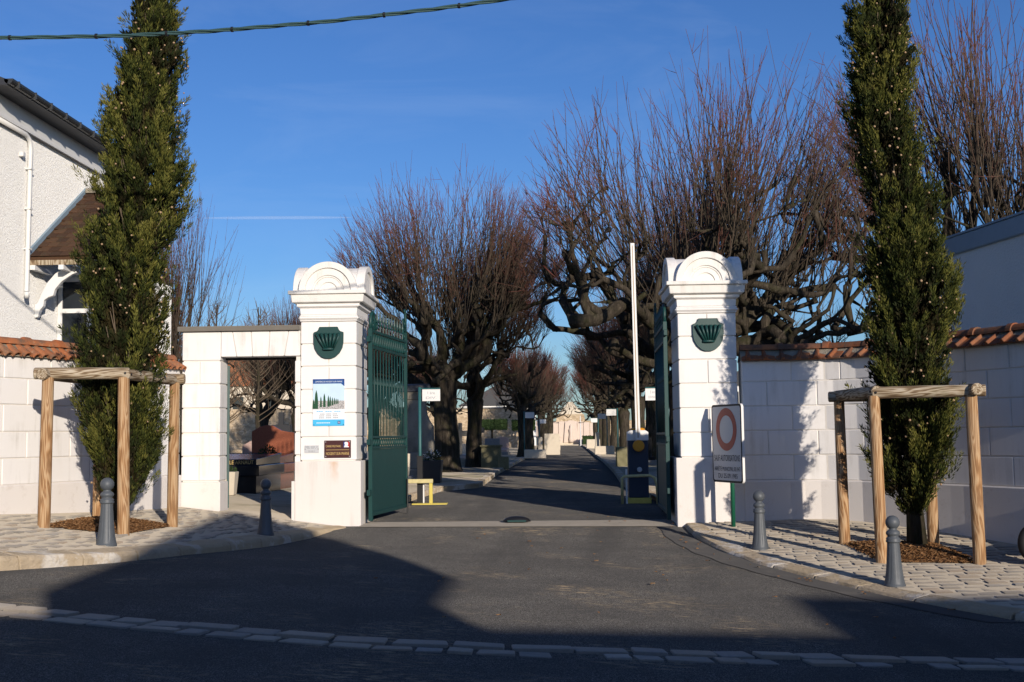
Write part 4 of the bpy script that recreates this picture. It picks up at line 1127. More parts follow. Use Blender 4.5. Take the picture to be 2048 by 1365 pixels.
MB().box(X + .01, -7.0, y0 - .0, y0 + .05, z0_ - .15, z0_ - .065).build('fascia', 'timber_grey', lo)
for i in range(4): MB().box(X + .06 + i * .5, X + .15 + i * .5, y0 - .03, y0 + .7, z0_ - .235, z0_ - .155).build('rafter_end', 'woodpaint', lo)
MB().prism([(X + .005, 3.66), (X + .07, 3.68), (X + .10, 3.80), (X + .16, 3.87), (X + .17, 3.97), (X + .24, 4.02), (X + .33, 4.05), (X + .36, 4.16), (X + .48, 4.30), (X + .66, 4.42), (X + .74, 4.45), (X + .74, 4.58), (X + .55, 4.55), (X + .36, 4.44), (X + .22, 4.28), (X + .12, 4.08), (X + .05, 3.92), (X + .005, 3.90)], y0 + .30, y0 + .40, 'y').build('bracket', 'woodpaint', lo, bevel=.008)
dr = MB().box(X + .02, X + .10, .90, .949, 2.2, 4.5).box(X + .56, X + .64, .90, .949, 2.2, 4.5).box(X + .10, X + .56, .90, .949, 4.42, 4.5).box(X + .10, X + .56, .90, .949, 3.84, 3.92).build('window', 'woodpaint', lo)
MB().box(X + .10, X + .56, .925, .945, 3.925, 4.415).build('pane', 'glass', dr); MB().box(X + .10, X + .56, .925, .945, 2.2, 3.835).build('pane', 'glass', dr)

# building beyond the right-hand wall
rb = thing('flat_roofed_building', 'shaded white building with zinc parapet behind the right-hand wall', 'building', (0, 0, 0))
A, B_ = (8.36, 4.0), (9.35, -1.6)
MB().hexa([(8.36, 4.0, -.5), (9.55, -2.75, -.5), (16, -2.75, -.5), (16, 4, -.5)], [(8.36, 4.0, 4.95), (9.55, -2.75, 4.95), (16, -2.75, 4.95), (16, 4, 4.95)]).build('wall', 'roughcast', rb)
MB().hexa([(8.30, 4.05, 4.952), (9.49, -2.8, 4.952), (16, -2.8, 4.952), (16, 4.05, 4.952)], [(8.28, 4.05, 5.30), (9.47, -2.8, 5.30), (16, -2.8, 5.30), (16, 4.05, 5.30)]).build('parapet', 'zinc', rb, bevel=.02)
MB().hexa([(8.26, 4.07, 5.302), (9.45, -2.82, 5.302), (16, -2.82, 5.302), (16, 4.07, 5.302)], [(8.26, 4.07, 5.34), (9.45, -2.82, 5.34), (16, -2.82, 5.34), (16, 4.07, 5.34)]).build('coping', 'zinc', rb)

# houses across the street, behind the photographer, that throw the street into shade
hs = thing('street_house', 'gabled house across the street behind the photographer', 'house', (0, -27, 0))
b = MB().prism([(3.72, -1), (7.55, -1), (7.7, 5.1), (8.65, 5.65), (8.65, 5.9), (8.5, 6.55), (8.15, 6.88), (7.6, 7.2), (7.2, 7.4), (6.6, 7.0), (5.1, 5.8), (3.8, 4.8)], -1.6, -.01, 'y')
b.v = [(x + (.715 if y < -1 else 0), y, z) for x, y, z in b.v]      # back skewed along the sunlight so only the front outline shapes the shadow
b.build('wall', 'roughcast', hs)
hs = thing('street_house', 'long low house row across the street behind the photographer', 'house', (0, -27, 0))
MB().box(-40, 4.9, -8, 0, -1, 4.42).build('wall', 'roughcast', hs); MB().box(7.5, 12.3, -8, 0, -1, 4.36).build('wall', 'roughcast', hs)
MB().box(12.31, 40, -8, 0, -1, 5.0).build('wall', 'roughcast', hs)
for x in (-7, -3, 10, 15, 20): MB().box(x - .5, x + .5, .002, .03, 1, 2.4).build('window', 'glass', hs)

# overhead cable
cb = thing('overhead_cable', 'bundled dark green overhead cable crossing the top left sky', 'cable', (0, 0, 0))
pts = [(-9, -8, 6.05), (-7, -8, 5.92), (-5.33, -8, 5.86), (-3.96, -8, 5.85), (-2.98, -8, 5.88), (-1.79, -8, 5.95), (-.61, -8, 6.06), (.52, -8, 6.19), (3, -8, 6.55), (7, -8, 7.3)]
pp = []
for i in range(len(pts) - 1):
    for u in np.linspace(0, 1, 14)[:-1]: pp.append(np.array(pts[i]) * (1 - u) + np.array(pts[i + 1]) * u)
for j in range(3):
    b = MB(); b.tube([(p[0], p[1] + .013 * math.cos(i * .55 + j * 2.1), p[2] + .013 * math.sin(i * .55 + j * 2.1)) for i, p in enumerate(pp)], .0115, 7); b.build('strand', 'cable', cb, smooth=True)
for i in range(0, len(pp), 9):
    p = pp[i]; MB().tube([(p[0] - .012, p[1], p[2]), (p[0] + .012, p[1], p[2])], .029, 10).build('clip', 'black', cb)

# contrail
c0, c1 = np.array([-1640, 5500, 1062.]), np.array([-960, 5500, 1052.])
b = MB(); b.tube([c0 + (c1 - c0) * u for u in np.linspace(-.05, 1, 12)], [2, 5, 7, 8, 8, 9, 8, 9, 8, 7, 5, 1], 8)
tag(b.build('contrail', 'contrail'), 'thin white contrail low in the blue sky', 'contrail')

# ------------------------------------------------------------------ pollarded lime trees
def pollard(seed, ht, spread, rt, nl, slen, nmax, zmax, tw=3, mult=12, el=(.62, 1.15)):
    rng = np.random.default_rng(seed)
    limbs = []; knots = []
    def vec(a, el): return np.array([math.cos(a) * math.cos(el), math.sin(a) * math.cos(el), math.sin(el)])
    def grow(p, d, L, r, depth):
        step = .26; n = max(3, int(L / step)); pts = [p.copy()]; rad = [r]
        for i in range(n):
            d = d + rng.normal(0, .34, 3) * (1 if depth else .85); d[2] += .06 if depth else .05
            hr = math.hypot(p[0], p[1])
            if hr > spread * .8: d[:2] -= p[:2] / hr * .12; d[2] += .14
            d /= np.linalg.norm(d); p = p + d * step; pts.append(p.copy()); rad.append(r * (1 - .5 * (i + 1) / n) * (1 + rng.normal(0, .09)))
            if p[2] > zmax * .72: d[2] -= .25
            if depth < 3 and i >= 1 and len(limbs) < 600 and rng.random() < (.40 if depth == 0 else .22):
                a = rng.uniform(0, 6.283); s = np.cross(d, vec(a, rng.uniform(-.3, .9))); s /= np.linalg.norm(s) + 1e-9
                nd = d * .65 + s * .75 + np.array([0, 0, .25]); grow(p.copy(), nd / np.linalg.norm(nd), L * rng.uniform(.4, .65), rad[-1] * rng.uniform(.55, .75), depth + 1)
            if depth >= 1 and rng.random() < .35: knots.append((p.copy(), .5, rad[-1])); rad[-1] = max(rad[-1] * 1.35, .045)
        knots.append((p.copy(), 1.0, rad[-1])); rad[-1] = max(rad[-1] * 1.5, .05)
        limbs.append((np.array(pts), np.array(rad)))
    tp = np.array([rng.normal(0, .08), rng.normal(0, .08), ht])
    for i in range(nl):
        a = 2 * math.pi * (i + rng.uniform(-.3, .3)) / nl
        grow(tp - np.array([0, 0, rng.uniform(0, .35)]), vec(a, rng.uniform(*el) if i else 1.3), spread * rng.uniform(.9, 1.2), rt * rng.uniform(.42, .62), 0)
    tb = MB(); zz = [-.4, 0, .15, .5, 1.0] + list(np.linspace(1.5, ht, 4)) + [ht + .3]
    tb.tube([(tp[0] * z / ht + .03 * math.sin(z * 2), tp[1] * z / ht, z) for z in zz], [rt * q * (1 + rng.normal(0, .03)) for q in (1.5, 1.38, 1.2, 1.05, 1.0, .98, .96, 1.0, 1.12, .7)], 14)
    for p, r in limbs: tb.tube([tuple(q) for q in p], list(r), 7)
    trunk = tb.mesh('trunk', smooth=True)
    P = []; Rd = []; T = []
    S0 = []; D0 = []; LL = []
    for p, w, r in knots:
        hr = math.hypot(p[0], p[1]); o = np.array([p[0], p[1], 0]) / max(hr, .3)
        wz = np.interp(p[2], [ht + .5, ht + 1.4, ht + 2.3], [.0, .3, 1.0])
        for k in range(int(mult * w * wz * rng.uniform(.7, 1.3) + rng.random())):
            d = np.array([0, 0, 1.]) + o * (.12 + .8 * min(1, hr / spread) * rng.uniform(.35, 1.3)) + rng.normal(0, .26, 3); d[2] = max(d[2], .12)
            S0.append(p + rng.normal(0, .05, 3)); D0.append(d / np.linalg.norm(d)); LL.append(slen * rng.uniform(.45, 1.08) * (1 if p[2] > ht + .8 else .8))
    S0 = np.array(S0); D0 = np.array(D0); LL = np.array(LL)
    rx = spread * 1.08 + .25; zc_ = ht + .36 * (zmax - ht); E3 = np.array([rx, rx, zmax - zc_]); o3 = (S0 - np.array([0, 0, zc_])) / E3; d3 = D0 / E3
    qa = (d3 ** 2).sum(1); qb = (o3 * d3).sum(1); qc = (o3 ** 2).sum(1) - 1
    dist = (-qb + np.sqrt(np.maximum(qb ** 2 - qa * qc, 0))) / qa
    LL = np.where(qc > -.02, .35, np.minimum(np.maximum(LL, slen * .55), np.maximum(dist, .3)) * rng.uniform(.82, 1.04, len(LL)))
    far = dist > LL * 1.6
    LL = np.where(far & (rng.random(len(LL)) < .6), np.minimum(dist * .9, slen * 1.35), LL)
    keep = rng.permutation(len(S0))[:nmax]; S0, D0, LL = S0[keep], D0[keep], LL[keep]; N = len(S0); K = 6
    u = np.linspace(0, 1, K)
    bend = rng.normal(0, .10, (N, 3)); bend[:, 2] = np.abs(bend[:, 2]) + .05
    P = S0[:, None] + (D0[:, None] * u[None, :, None] + bend[:, None] * (u ** 2)[None, :, None]) * LL[:, None, None] + rng.normal(0, .022, (N, K, 3)) * (u > 0)[None, :, None]
    Rd = (.0115 * (1 - u) + .0032)[None] * rng.uniform(.75, 1.25, (N, 1)) * (LL / slen)[:, None] ** .5
    V1, F1 = tubes(P, Rd, 4); T1 = np.repeat(np.tile(u * .85, N), 4)
    # side twigs
    idx = rng.integers(0, N, N * tw); uu = rng.uniform(.25, .92, N * tw); f = uu * (K - 1); i0 = f.astype(int); fr = (f - i0)[:, None]
    st = P[idx, i0] * (1 - fr) + P[idx, np.minimum(i0 + 1, K - 1)] * fr
    d = D0[idx] + rng.normal(0, .42, (N * tw, 3)); d[:, 2] += .1; d /= np.linalg.norm(d, axis=1, keepdims=True)
    l = rng.uniform(.18, .75, N * tw) * (1.1 - .5 * uu) * slen / 2.8
    v = np.linspace(0, 1, 3); P2 = st[:, None] + d[:, None] * (v[None, :, None] * l[:, None, None]) + np.array([0, 0, .12]) * (v ** 2)[None, :, None] * l[:, None, None]
    V2, F2 = tubes(P2, np.tile((.0052 * (1 - v) + .0024), (N * tw, 1)), 3); T2 = np.repeat((.45 + .4 * uu[:, None] + .25 * v[None]).clip(0, 1).ravel(), 3)
    tm = np_mesh('crown', np.vstack([V1, V2]), np.vstack([F1, F2 + len(V1)]), np.concatenate([T1, T2]))
    return trunk, tm
VAR = {
    'A': pollard(11, 2.9, 3.9, .42, 7, 2.6, 950, 11.0, tw=4, el=(.22, .95)),
    'B': pollard(12, 3.0, 3.3, .37, 6, 2.8, 1200, 10.2, tw=4),
    'C': pollard(23, 2.6, 2.0, .26, 6, 2.0, 800, 6.5, tw=4, mult=26),
    'D': pollard(31, 2.7, 3.2, .35, 6, 2.7, 1100, 9.6, tw=4, mult=17),
}
def lime(var, x, y, rz, s, label, z=None, group='pollarded lime trees in the cemetery'):
    z = float(alley_z(y)) + .1 if z is None else z
    o = thing('lime_tree', label, 'tree', (x, y, z), R(rz), group); o.scale = (s[0], s[0], s[1]) if isinstance(s, tuple) else (s, s, s)
    ob('trunk', VAR[var][0], 'bark', o); ob('crown', VAR[var][1], 'twig', o)
    return o
lime('A', 4.3, 8.2, 20, (1.06, 1.04), 'huge pollarded lime rising behind the shaded gate pillar')
lime('A', 12.2, 9.5, 150, 1.25, 'pollarded lime with reddish shoots above the zinc-topped building')
lime('B', -3.1, 19.8, 40, (1.1, 1.03), 'gnarled pollarded lime, nearer trunk of the pair left of the alley')
lime('D', -2.55, 25.2, 200, (.85, .95), 'pollarded lime, farther trunk of the pair left of the alley')
lime('C', -1.3, 46, 0, 1.0, 'round-headed smaller lime alone at the left kerb mid-alley')
for i, (x, y, s) in enumerate(((-.95, 63, 1.0), (-.6, 78, 1.25), (-.2, 93, 1.0), (.0, 110, 1.3))):
    lime('C' if i % 2 else 'D', x - (0 if i % 2 else .3), y, 70 * i, s if i % 2 else .85, ('dark lime in the left row just beyond the round-headed one', 'lime in the left row, second beyond the round-headed one', 'lime in the left row, third beyond the round-headed one', 'last lime of the left row near the memorial')[i])
for i, (x, y, v, s) in enumerate(((4.75, 19, 'B', 1.0), (4.7, 29.5, 'D', 1.05), (4.75, 39.5, 'B', .95), (4.7, 50, 'D', .92), (4.7, 62, 'D', .9), (4.7, 76, 'C', 1.35), (4.8, 92, 'C', 1.35), (5.0, 110, 'C', 1.3))):
    lime(v, x, y, 130 + 95 * i, s, ('pollarded lime just behind the barrier, half hidden by the gate leaf', 'thick-trunked lime right behind the white boom', 'lime in the right row, next beyond the boom', 'lime in the right row, second beyond the boom', 'lime in the right row, third beyond the boom', 'lime in the right row, fourth beyond the boom', 'lime in the right row, fifth beyond the boom', 'last lime of the right row near the memorial')[i])
for i, (x, y, v, s, rz) in enumerate(((-10.4, 30, 'D', .8, 10), (-8.4, 38, 'B', .8, 130), (-11.5, 46, 'B', .9, 250), (-14.5, 40, 'D', .8, 300), (-7.0, 58, 'D', .85, 80))):
    lime(v, x, y, rz, s, ('pollarded lime framed left of centre in the pedestrian gateway', 'spreading pollarded lime seen through the pedestrian gateway', 'farther lime seen through the pedestrian gateway', 'lime hidden mostly by the left gateway pier', 'distant lime left of the alley pair')[i])
lime('D', -8.9, 9.0, 90, (.5, .8), 'bare tree with arching twigs showing right of the sunlit cypress', 0.2)
lime('D', -12.9, 19, 20, .70, 'bare tree whose shoots top the lodge roof', 0.2)

# young bare trees with a single leader
def whip(x, y, h, label, seed):
    rng = np.random.default_rng(seed); o = thing('young_tree', label, 'tree', (x, y, float(alley_z(y)) + .1), 0, 'young bare trees')
    MB().tube([(rng.normal(0, .03), rng.normal(0, .03), z) for z in np.linspace(-.2, h, 9)], list(np.linspace(.10, .012, 9)), 8).build('trunk', 'bark', o, smooth=True)
    P = []; Rr = []
    for i in range(46):
        z = rng.uniform(.3, .97) * h; a = rng.uniform(0, 6.28); L = (h - z) * .33 + .25
        u = np.linspace(0, 1, 5)[:, None]; d = np.array([math.cos(a), math.sin(a), .55]); P.append(np.array([0, 0, z]) + d * L * u + np.array([0, 0, .35]) * L * u ** 2 + rng.normal(0, .02, (5, 3)) * u); Rr.append(np.linspace(.017, .004, 5))
    P = np.array(P); V, F = tubes(P, np.array(Rr), 4); P2 = []; 
    for p in P:
        for k in range(4):
            i = rng.integers(1, 4); d = rng.normal(0, .5, 3) + np.array([0, 0, .7]); P2.append(p[i] + d * np.linspace(0, .3, 3)[:, None])
    V2, F2 = tubes(np.array(P2), np.tile(np.linspace(.007, .003, 3), (len(P2), 1)), 3)
    ob('crown', np_mesh('crown', np.vstack([V, V2]), np.vstack([F, F2 + len(V)])), 'twig_brown', o)
whip(-9.35, 14, 5.3, 'slim bare tree behind the portal coping, nearer the cypress', 1)
whip(-8.25, 14.5, 5.2, 'slim bare tree behind the portal coping, nearer the poster pillar', 2)
whip(7.0, 12, 4.6, 'slim bare leader above the right-hand wall, nearer the pillar', 3)
whip(8.55, 13.5, 4.9, 'slim bare tree above the right-hand wall, nearer the cypress', 4)
whip(-8.6, 12.5, 4.0, 'slender pale trunk seen through the pedestrian gateway', 5)
whip(-4.7, 24, 4.2, 'thin bare tree between gate leaf and paired limes', 6)

# ------------------------------------------------------------------ alley kerbs
for side, f, nm in ((-1, kl, 'kerb_left'), (1, kr, 'kerb_right')):
    root = bpy.data.objects.new(nm, None); COL.objects.link(root); tag(root, kind='structure')
    y = 6.5
    while y < 120:
        L = 1.0 if y < 40 else 4.0
        a, c = (f(y + .01), y + .01), (f(y + L - .01), y + L - .01); w = .22 * side; za, zc_ = float(alley_z(a[1])), float(alley_z(c[1]))
        pts = [(a[0], a[1]), (c[0], c[1]), (c[0] + w, c[1]), (a[0] + w, a[1])]
        if side > 0: pts = [pts[0], pts[3], pts[2], pts[1]]
        MB().hexa([(p[0], p[1], -.1) for p in pts], [(p[0], p[1], float(alley_z(p[1])) + .135) for p in pts]).build('kerb_stone', 'kerb', root, bevel=.015)
        y += L

# ------------------------------------------------------------------ graves and monuments
def gz(x, y): return float(alley_z(y)) + .12 if x > -3.2 else max(float(alley_z(y)) + .12, float(np.interp(-x, [2.9, 5.2, 7], [.06, .25, .38])) * float(np.interp(y, [0, 20], [1, .6])))
# stele with slate roof left of the alley
o = thing('tomb_monument', 'tall dark stone tomb with slate hood behind the first-division sign', 'tomb', (-3.75, 16.4, gz(-3.75, 16.4)))
MB().prism([(-.55, 0), (.55, 0), (.55, 1.55), (.42, 1.75), (.34, 1.95), (.30, 2.4), (-.30, 2.4), (-.34, 1.95), (-.42, 1.75), (-.55, 1.55)], -.2, .2, 'y').build('stele', 'oldstone', o, bevel=.02)
MB().hexa([(-.52, -.42, 2.62), (.52, -.42, 2.62), (.52, .42, 2.62), (-.52, .42, 2.62)], [(-.48, -.38, 2.82), (.48, -.38, 2.82), (.40, .3, 2.9), (-.40, .3, 2.9)]).build('hood', 'slate', o, bevel=.015)
MB().hexa([(-.34, -.24, 2.402), (.34, -.24, 2.402), (.34, .24, 2.402), (-.34, .24, 2.402)], [(-.46, -.36, 2.618), (.46, -.36, 2.618), (.46, .36, 2.618), (-.46, .36, 2.618)]).build('corbel', 'oldstone', o)
MB().box(-.75, .75, -.9, .35, -.1, .25).build('base', 'oldstone', o, bevel=.02); MB().box(-.62, .62, -.5, -.21, .252, .75).build('altar', 'oldstone', o, bevel=.02)
MB().lathe([(.10, 0), (.16, .08), (.20, .22), (.17, .32), (.20, .36)], 16).build('urn', 'oldstone', o, loc=(-.45, -.36, .752), smooth=True)
o = thing('planter', 'dark grey rectangular planter with wilted plant by the alley kerb', 'planter', (-2.85, 12.6, gz(-2.85, 12.6)))
MB().hexa([(-.24, -.24, 0), (.24, -.24, 0), (.24, .24, 0), (-.24, .24, 0)], [(-.29, -.29, .62), (.29, -.29, .62), (.29, .29, .62), (-.29, .29, .62)]).build('box', 'slate', o, bevel=.012)
def tuft(parent, loc, r, n, mat, name='plant', up=1.0, leaf=.06):
    b = MB(); 
    for i in range(n):
        d = Vector((random.gauss(0, 1), random.gauss(0, 1), abs(random.gauss(0, 1)) * up)).normalized(); p = Vector(loc) + d * r * random.random() ** .5
        s = Vector((random.gauss(0, 1), random.gauss(0, 1), random.gauss(0, 1))).cross(d).normalized() * leaf * .3
        b.add([p, p + d * leaf * .5 + s, p + d * leaf, p + d * leaf * .5 - s], [(0, 1, 2, 3)])
    return tag(b.build(name, mat, parent), kind='stuff')
tuft(o, (0, 0, .62), .26, 260, 'hedge'); tuft(o, (0, 0, .70), .24, 60, 'whiteink', 'blooms')
def block(name, label, cat, x, y, w, d, h, mat, group=None, rz=0, cap=None):
    o = thing(name, label, cat, (x, y, gz(x, y)), rz, group)
    MB().hexa([(-w / 2, -d / 2, -.05), (w / 2, -d / 2, -.05), (w / 2, d / 2, -.05), (-w / 2, d / 2, -.05)], [(-w / 2 * .97, -d / 2 * .97, h), (w / 2 * .97, -d / 2 * .97, h), (w / 2 * .97, d / 2 * .97, h), (-w / 2 * .97, d / 2 * .97, h)]).build('body', mat, o, bevel=.02)
    if cap: MB().box(-w / 2 - .04, w / 2 + .04, -d / 2 - .04, d / 2 + .04, h + .002, h + .07).build('rim', cap, o, bevel=.012)
    return o
gb = 'stone planters and blocks along the alley'
block('stone_trough', 'tall mossy stone trough at the left kerb beyond the paired limes', 'trough', -1.85, 24.5, .75, .7, .78, 'mossy', gb, 0, 'mossy')
block('stone_trough', 'low mossy stone block in front of the tall mossy trough', 'trough', -1.35, 23.6, .4, .5, .42, 'mossy', gb)
block('stone_trough', 'cream stone trough at the foot of the round-headed lime', 'trough', -.55, 44.5, 1.2, .8, .42, 'palestone', gb)
block('stone_post', 'upright cream slab behind the cream trough', 'slab', -.3, 47, .25, .5, 1.1, 'palestone', gb)
block('stone_post', 'broad pale slab farther along the left kerb', 'slab', .35, 55, 1.0, .5, 1.3, 'palestone', gb)
block('stone_trough', 'small pale trough near the memorial on the left', 'trough', .3, 78, 1.3, .9, .8, 'palestone', gb)
block('stone_trough', 'mossy stone trough at the right kerb left of the barrier', 'trough', 3.15, 24.3, .6, .7, .72, 'mossy', gb)
block('stone_post', 'narrow pale slab above the right-hand mossy trough', 'slab', 3.45, 25.6, .2, .5, 1.2, 'palestone', gb)
block('stone_trough', 'cream stone trough with high back at the right kerb mid-alley', 'trough', 3.55, 52, 1.2, .8, .5, 'palestone', gb)
block('stone_post', 'upright back slab beside the right-hand cream trough', 'slab', 3.15, 53, .25, .5, 1.35, 'palestone', gb)
block('stone_trough', 'small pale trough near the memorial on the right', 'trough', 3.9, 85, 1.2, .9, .8, 'palestone', gb)
def grave(label, x, y, rz, head, mat, hmat, w=1.0, l=2.0, hh=.9, flowers=False, up=0):
    o = thing('grave', label, 'grave', (x, y, gz(x, y) + up), R(rz), 'graves')
    if up: MB().box(-w / 2, w / 2, -l, .05, -up - .1, -.052).build('tomb_body', mat, o, bevel=.01)
    MB().box(-w / 2 - .08, w / 2 + .08, -l - .08, .1, -.05, .18).build('plinth', mat if up or mat == 'oldstone' else 'greygranite', o, bevel=.012)
    MB().hexa([(-w / 2, -l, .182), (w / 2, -l, .182), (w / 2, 0, .182), (-w / 2, 0, .182)], [(-w / 2, -l, .32), (w / 2, -l, .32), (w / 2, 0, .42), (-w / 2, 0, .42)]).build('slab', mat, o, bevel=.01)
    h0 = .35
    if head == 'wave': pts = [(-w / 2, h0), (w / 2, h0), (w / 2, h0 + hh * .75), (w * .38, h0 + hh * .77), (w * .2, h0 + hh * .82), (0, h0 + hh * .98), (-w * .15, h0 + hh), (-w * .3, h0 + hh * .95), (-w / 2, h0 + hh * .8)]
    elif head == 'round': pts = [(-w / 2, h0), (w / 2, h0), (w / 2, h0 + hh * .7)] + [(w / 2 * math.cos(a), h0 + hh * .7 + hh * .3 * math.sin(a)) for a in np.linspace(.2, 2.94, 8)] + [(-w / 2, h0 + hh * .7)]
    elif head == 'cross': pts = [(-.08, h0), (.08, h0), (.08, h0 + hh * .6), (.3, h0 + hh * .6), (.3, h0 + hh * .77), (.08, h0 + hh * .77), (.08, h0 + hh), (-.08, h0 + hh), (-.08, h0 + hh * .77), (-.3, h0 + hh * .77), (-.3, h0 + hh * .6), (-.08, h0 + hh * .6)]
    else: pts = [(-w / 2, h0), (w / 2, h0), (w / 2, h0 + hh), (-w / 2, h0 + hh)]
    MB().prism(pts, .0, .14, 'y').build('headstone', hmat, o, bevel=.008)
    if flowers:
        MB().lathe([(.09, 0), (.13, .2), (.14, .21)], 14).build('flower_pot', 'palestone', o, loc=(w * .25, -.4, .40))
        tuft(o, (w * .25, -.4, .66), .16, 160, 'hedge', 'leaves'); tuft(o, (w * .25, -.4, .72), .17, 70, 'whiteink', 'blooms', leaf=.05)
    return o
o = grave('black granite grave with gold family lettering in the pedestrian gateway', -6.9, 8.3, 0, 'flat', 'blackgranite', 'blackgranite', 1.6, 2.3, .08, up=.42)
text('LE ARNAUT', .54, .085, 'goldink', o, (.47, -2.304, .252))
tuft(o, (.75, -1.0, .42), .2, 160, 'hedge', 'plant')
grave('big russet granite headstone with wavy top in the pedestrian gateway', -6.75, 10.2, 0, 'wave', 'redgranite', 'redgranite', 1.1, 2.2, .80, up=.42)
grave('pink granite headstone beside the russet one', -7.75, 13.0, 0, 'wave', 'pinkgranite', 'pinkgranite', 1.1, 2.0, .85)
grave('small pink headstone at the left of the pedestrian gateway view', -9.35, 13.2, 0, 'round', 'pinkgranite', 'pinkgranite', .8, 1.8, .8)
grave('grey grave with a pot of white flowers in the pedestrian gateway', -8.6, 10.9, 0, 'flat', 'greygranite', 'greygranite', .9, 1.8, .45, True)
grave('old stone tomb with dark cross beyond the russet headstone', -7.9, 16.0, 0, 'cross', 'oldstone', 'slate', 1.0, 2.0, 1.7)
grave('pink headstone peeping right of the russet one', -5.75, 13.6, 0, 'flat', 'pinkgranite', 'pinkgranite', .9, 2.0, .75)
o = thing('planter', 'cream tapered planter just inside the pedestrian gateway', 'planter', (-6.42, 5.0, gz(-6.42, 5.0)))
MB().hexa([(-.12, -.12, 0), (.12, -.12, 0), (.12, .12, 0), (-.12, .12, 0)], [(-.16, -.16, .5), (.16, -.16, .5), (.16, .16, .5), (-.16, .16, .5)]).build('box', 'palestone', o, bevel=.01); tuft(o, (0, 0, .5), .12, 80, 'hedge')
gl = (('grey grave with low headstone left of the stele', -5.0, 14.5, 'flat', 'greygranite', .5), ('white-flowered grave beside the dark planter', -4.0, 13.2, 'flat', 'palestone', .45), ('rounded stone grave behind the paired limes', -4.2, 22, 'round', 'oldstone', .9), ('dark grave with cross between paired limes and mossy trough', -3.4, 29, 'cross', 'oldstone', 1.4),
      ('low white grave beyond the paired limes', -3.8, 33, 'flat', 'palestone', .5), ('grey cross grave before the rubble wall', -4.4, 38, 'cross', 'oldstone', 1.5), ('dark stone cross grave close to the topiary', -3.6, 44, 'cross', 'slate', 1.7), ('white grave with round head before the rubble wall', -5.2, 42, 'round', 'palestone', .8),
      ('grey grave left of the round-headed lime', -3.2, 50, 'flat', 'greygranite', .7), ('pink grave behind the round-headed lime', -2.9, 56, 'round', 'pinkgranite', .8), ('dark grave behind the right-hand mossy trough', 4.0, 27.5, 'flat', 'blackgranite', .7), ('pink grave right of the boom far along the alley', 5.6, 34, 'round', 'pinkgranite', .8))
for i, (lb, x, y, hd, m, hh) in enumerate(gl): grave(lb, x, y, random.uniform(-3, 3), hd, m, m, .9, 1.9, hh, i in (1,))
# memorial closing the alley
me_ = thing('war_memorial', 'pinkish memorial wall with central figure closing the alley', 'memorial', (2.1, 131, .2))
for i in range(12):
    x = -4.4 + i * .8; h = 2.35 + .75 * math.cos((x + .4) / 4.8 * 1.3)
    MB().box(x + .02, x + .78, -.15, .25, 0, h).build('name_panel', 'pinkstone', me_, bevel=.03)
MB().box(-4.7, 5.4, -.3, .4, -.3, .35).build('step', 'palestone', me_); MB().box(-6, 7, -1.8, -.4, -.3, .12).build('step', 'palestone', me_)
MB().prism([(-.55, .35), (1.35, .35), (1.15, 2.9), (.7, 3.2), (.1, 3.2), (-.35, 2.9)], -.4, -.16, 'y').build('stele', 'pinkstone', me_, bevel=.04)
MB().lathe([(.28, .4), (.32, .8), (.22, 1.5), (.30, 2.0), (.16, 2.25), (.17, 2.5), (.04, 2.66)], 12, (.4, -.5, 0)).build('figure', 'pinkstone', me_, smooth=True)
MB().hexa([(-2.2, .5, 0), (3.0, .5, 0), (3.0, 1.5, 0), (-2.2, 1.5, 0)], [(-1.3, .6, 4.0), (2.1, .6, 4.0), (2.1, 1.4, 4.0), (-1.3, 1.4, 4.0)]).build('rubble_base', 'rubble', me_)
MB().hexa([(-1.2, .62, 4.002), (2.0, .62, 4.002), (2.0, 1.38, 4.002), (-1.2, 1.38, 4.002)], [(.15, .8, 5.6), (.65, .8, 5.6), (.65, 1.2, 5.6), (.15, 1.2, 5.6)]).build('spire', 'palestone', me_)
def hedge(label, x0, x1, y, h, d=1.0):
    o = thing('hedge', label, 'hedge', ((x0 + x1) / 2, y, .2), 0, 'clipped hedges'); w = (x1 - x0) / 2
    z0 = 0 if h < 1.5 else h - .85; MB().box(-w, w, -d / 2, d / 2, z0, h).build('body', 'hedge', o, bevel=.05, jit=.01); b = MB()
    if z0: MB().tube([(0, 0, -.1), (0, 0, z0 + .1)], .09, 8).build('stem', 'bark', o)
    for i in range(1500):
        f = random.choice((0, 0, 1)); p = Vector((random.uniform(-w, w), -d / 2 - .01 if f == 0 else random.uniform(-d / 2, d / 2), random.uniform(z0, h) if f == 0 else h)); q = Vector((random.gauss(0, .06), random.gauss(0, .06), random.gauss(0, .06))); r_ = Vector((random.gauss(0, .06), random.gauss(0, .06), random.gauss(0, .06)))
        b.add([p - q, p + r_, p + q], [(0, 1, 2)])
    tag(b.build('leaves', 'hedge', o), kind='stuff')
hedge('clipped hedge left of the memorial steps', -3.4, 1.0, 128.6, 1.15); hedge('clipped hedge right of the memorial steps', 3.9, 7.4, 128.6, 1.15)
hedge('clipped topiary block before the rubble wall, nearer the limes', -6.3, -3.6, 82, 2.7, 1.4); hedge('clipped topiary block before the rubble wall, nearer the alley', -3.2, -1.2, 82, 2.6, 1.4)
fl = thing('flag', 'small tricolour flags on a pole left of the memorial', 'flag', (-1.75, 126, .2)); MB().tube([(0, 0, 0), (0, 0, 3.4)], .04, 6).build('pole', 'alu', fl)
for i, m in enumerate(('fblue', 'whiteink', 'fred')): MB().box(.05 + i * .3, .34 + i * .3, -.01, .01, 2.5 - i * .05, 3.2 - i * .05).build('cloth', m, fl)
fp = thing('flagpole', 'white flagpole in front of the memorial', 'flagpole', (3.55, 122, .2)); MB().tube([(0, 0, -.1), (0, 0, 3.6)], [.09, .05], 8).build('pole', 'alu', fp)
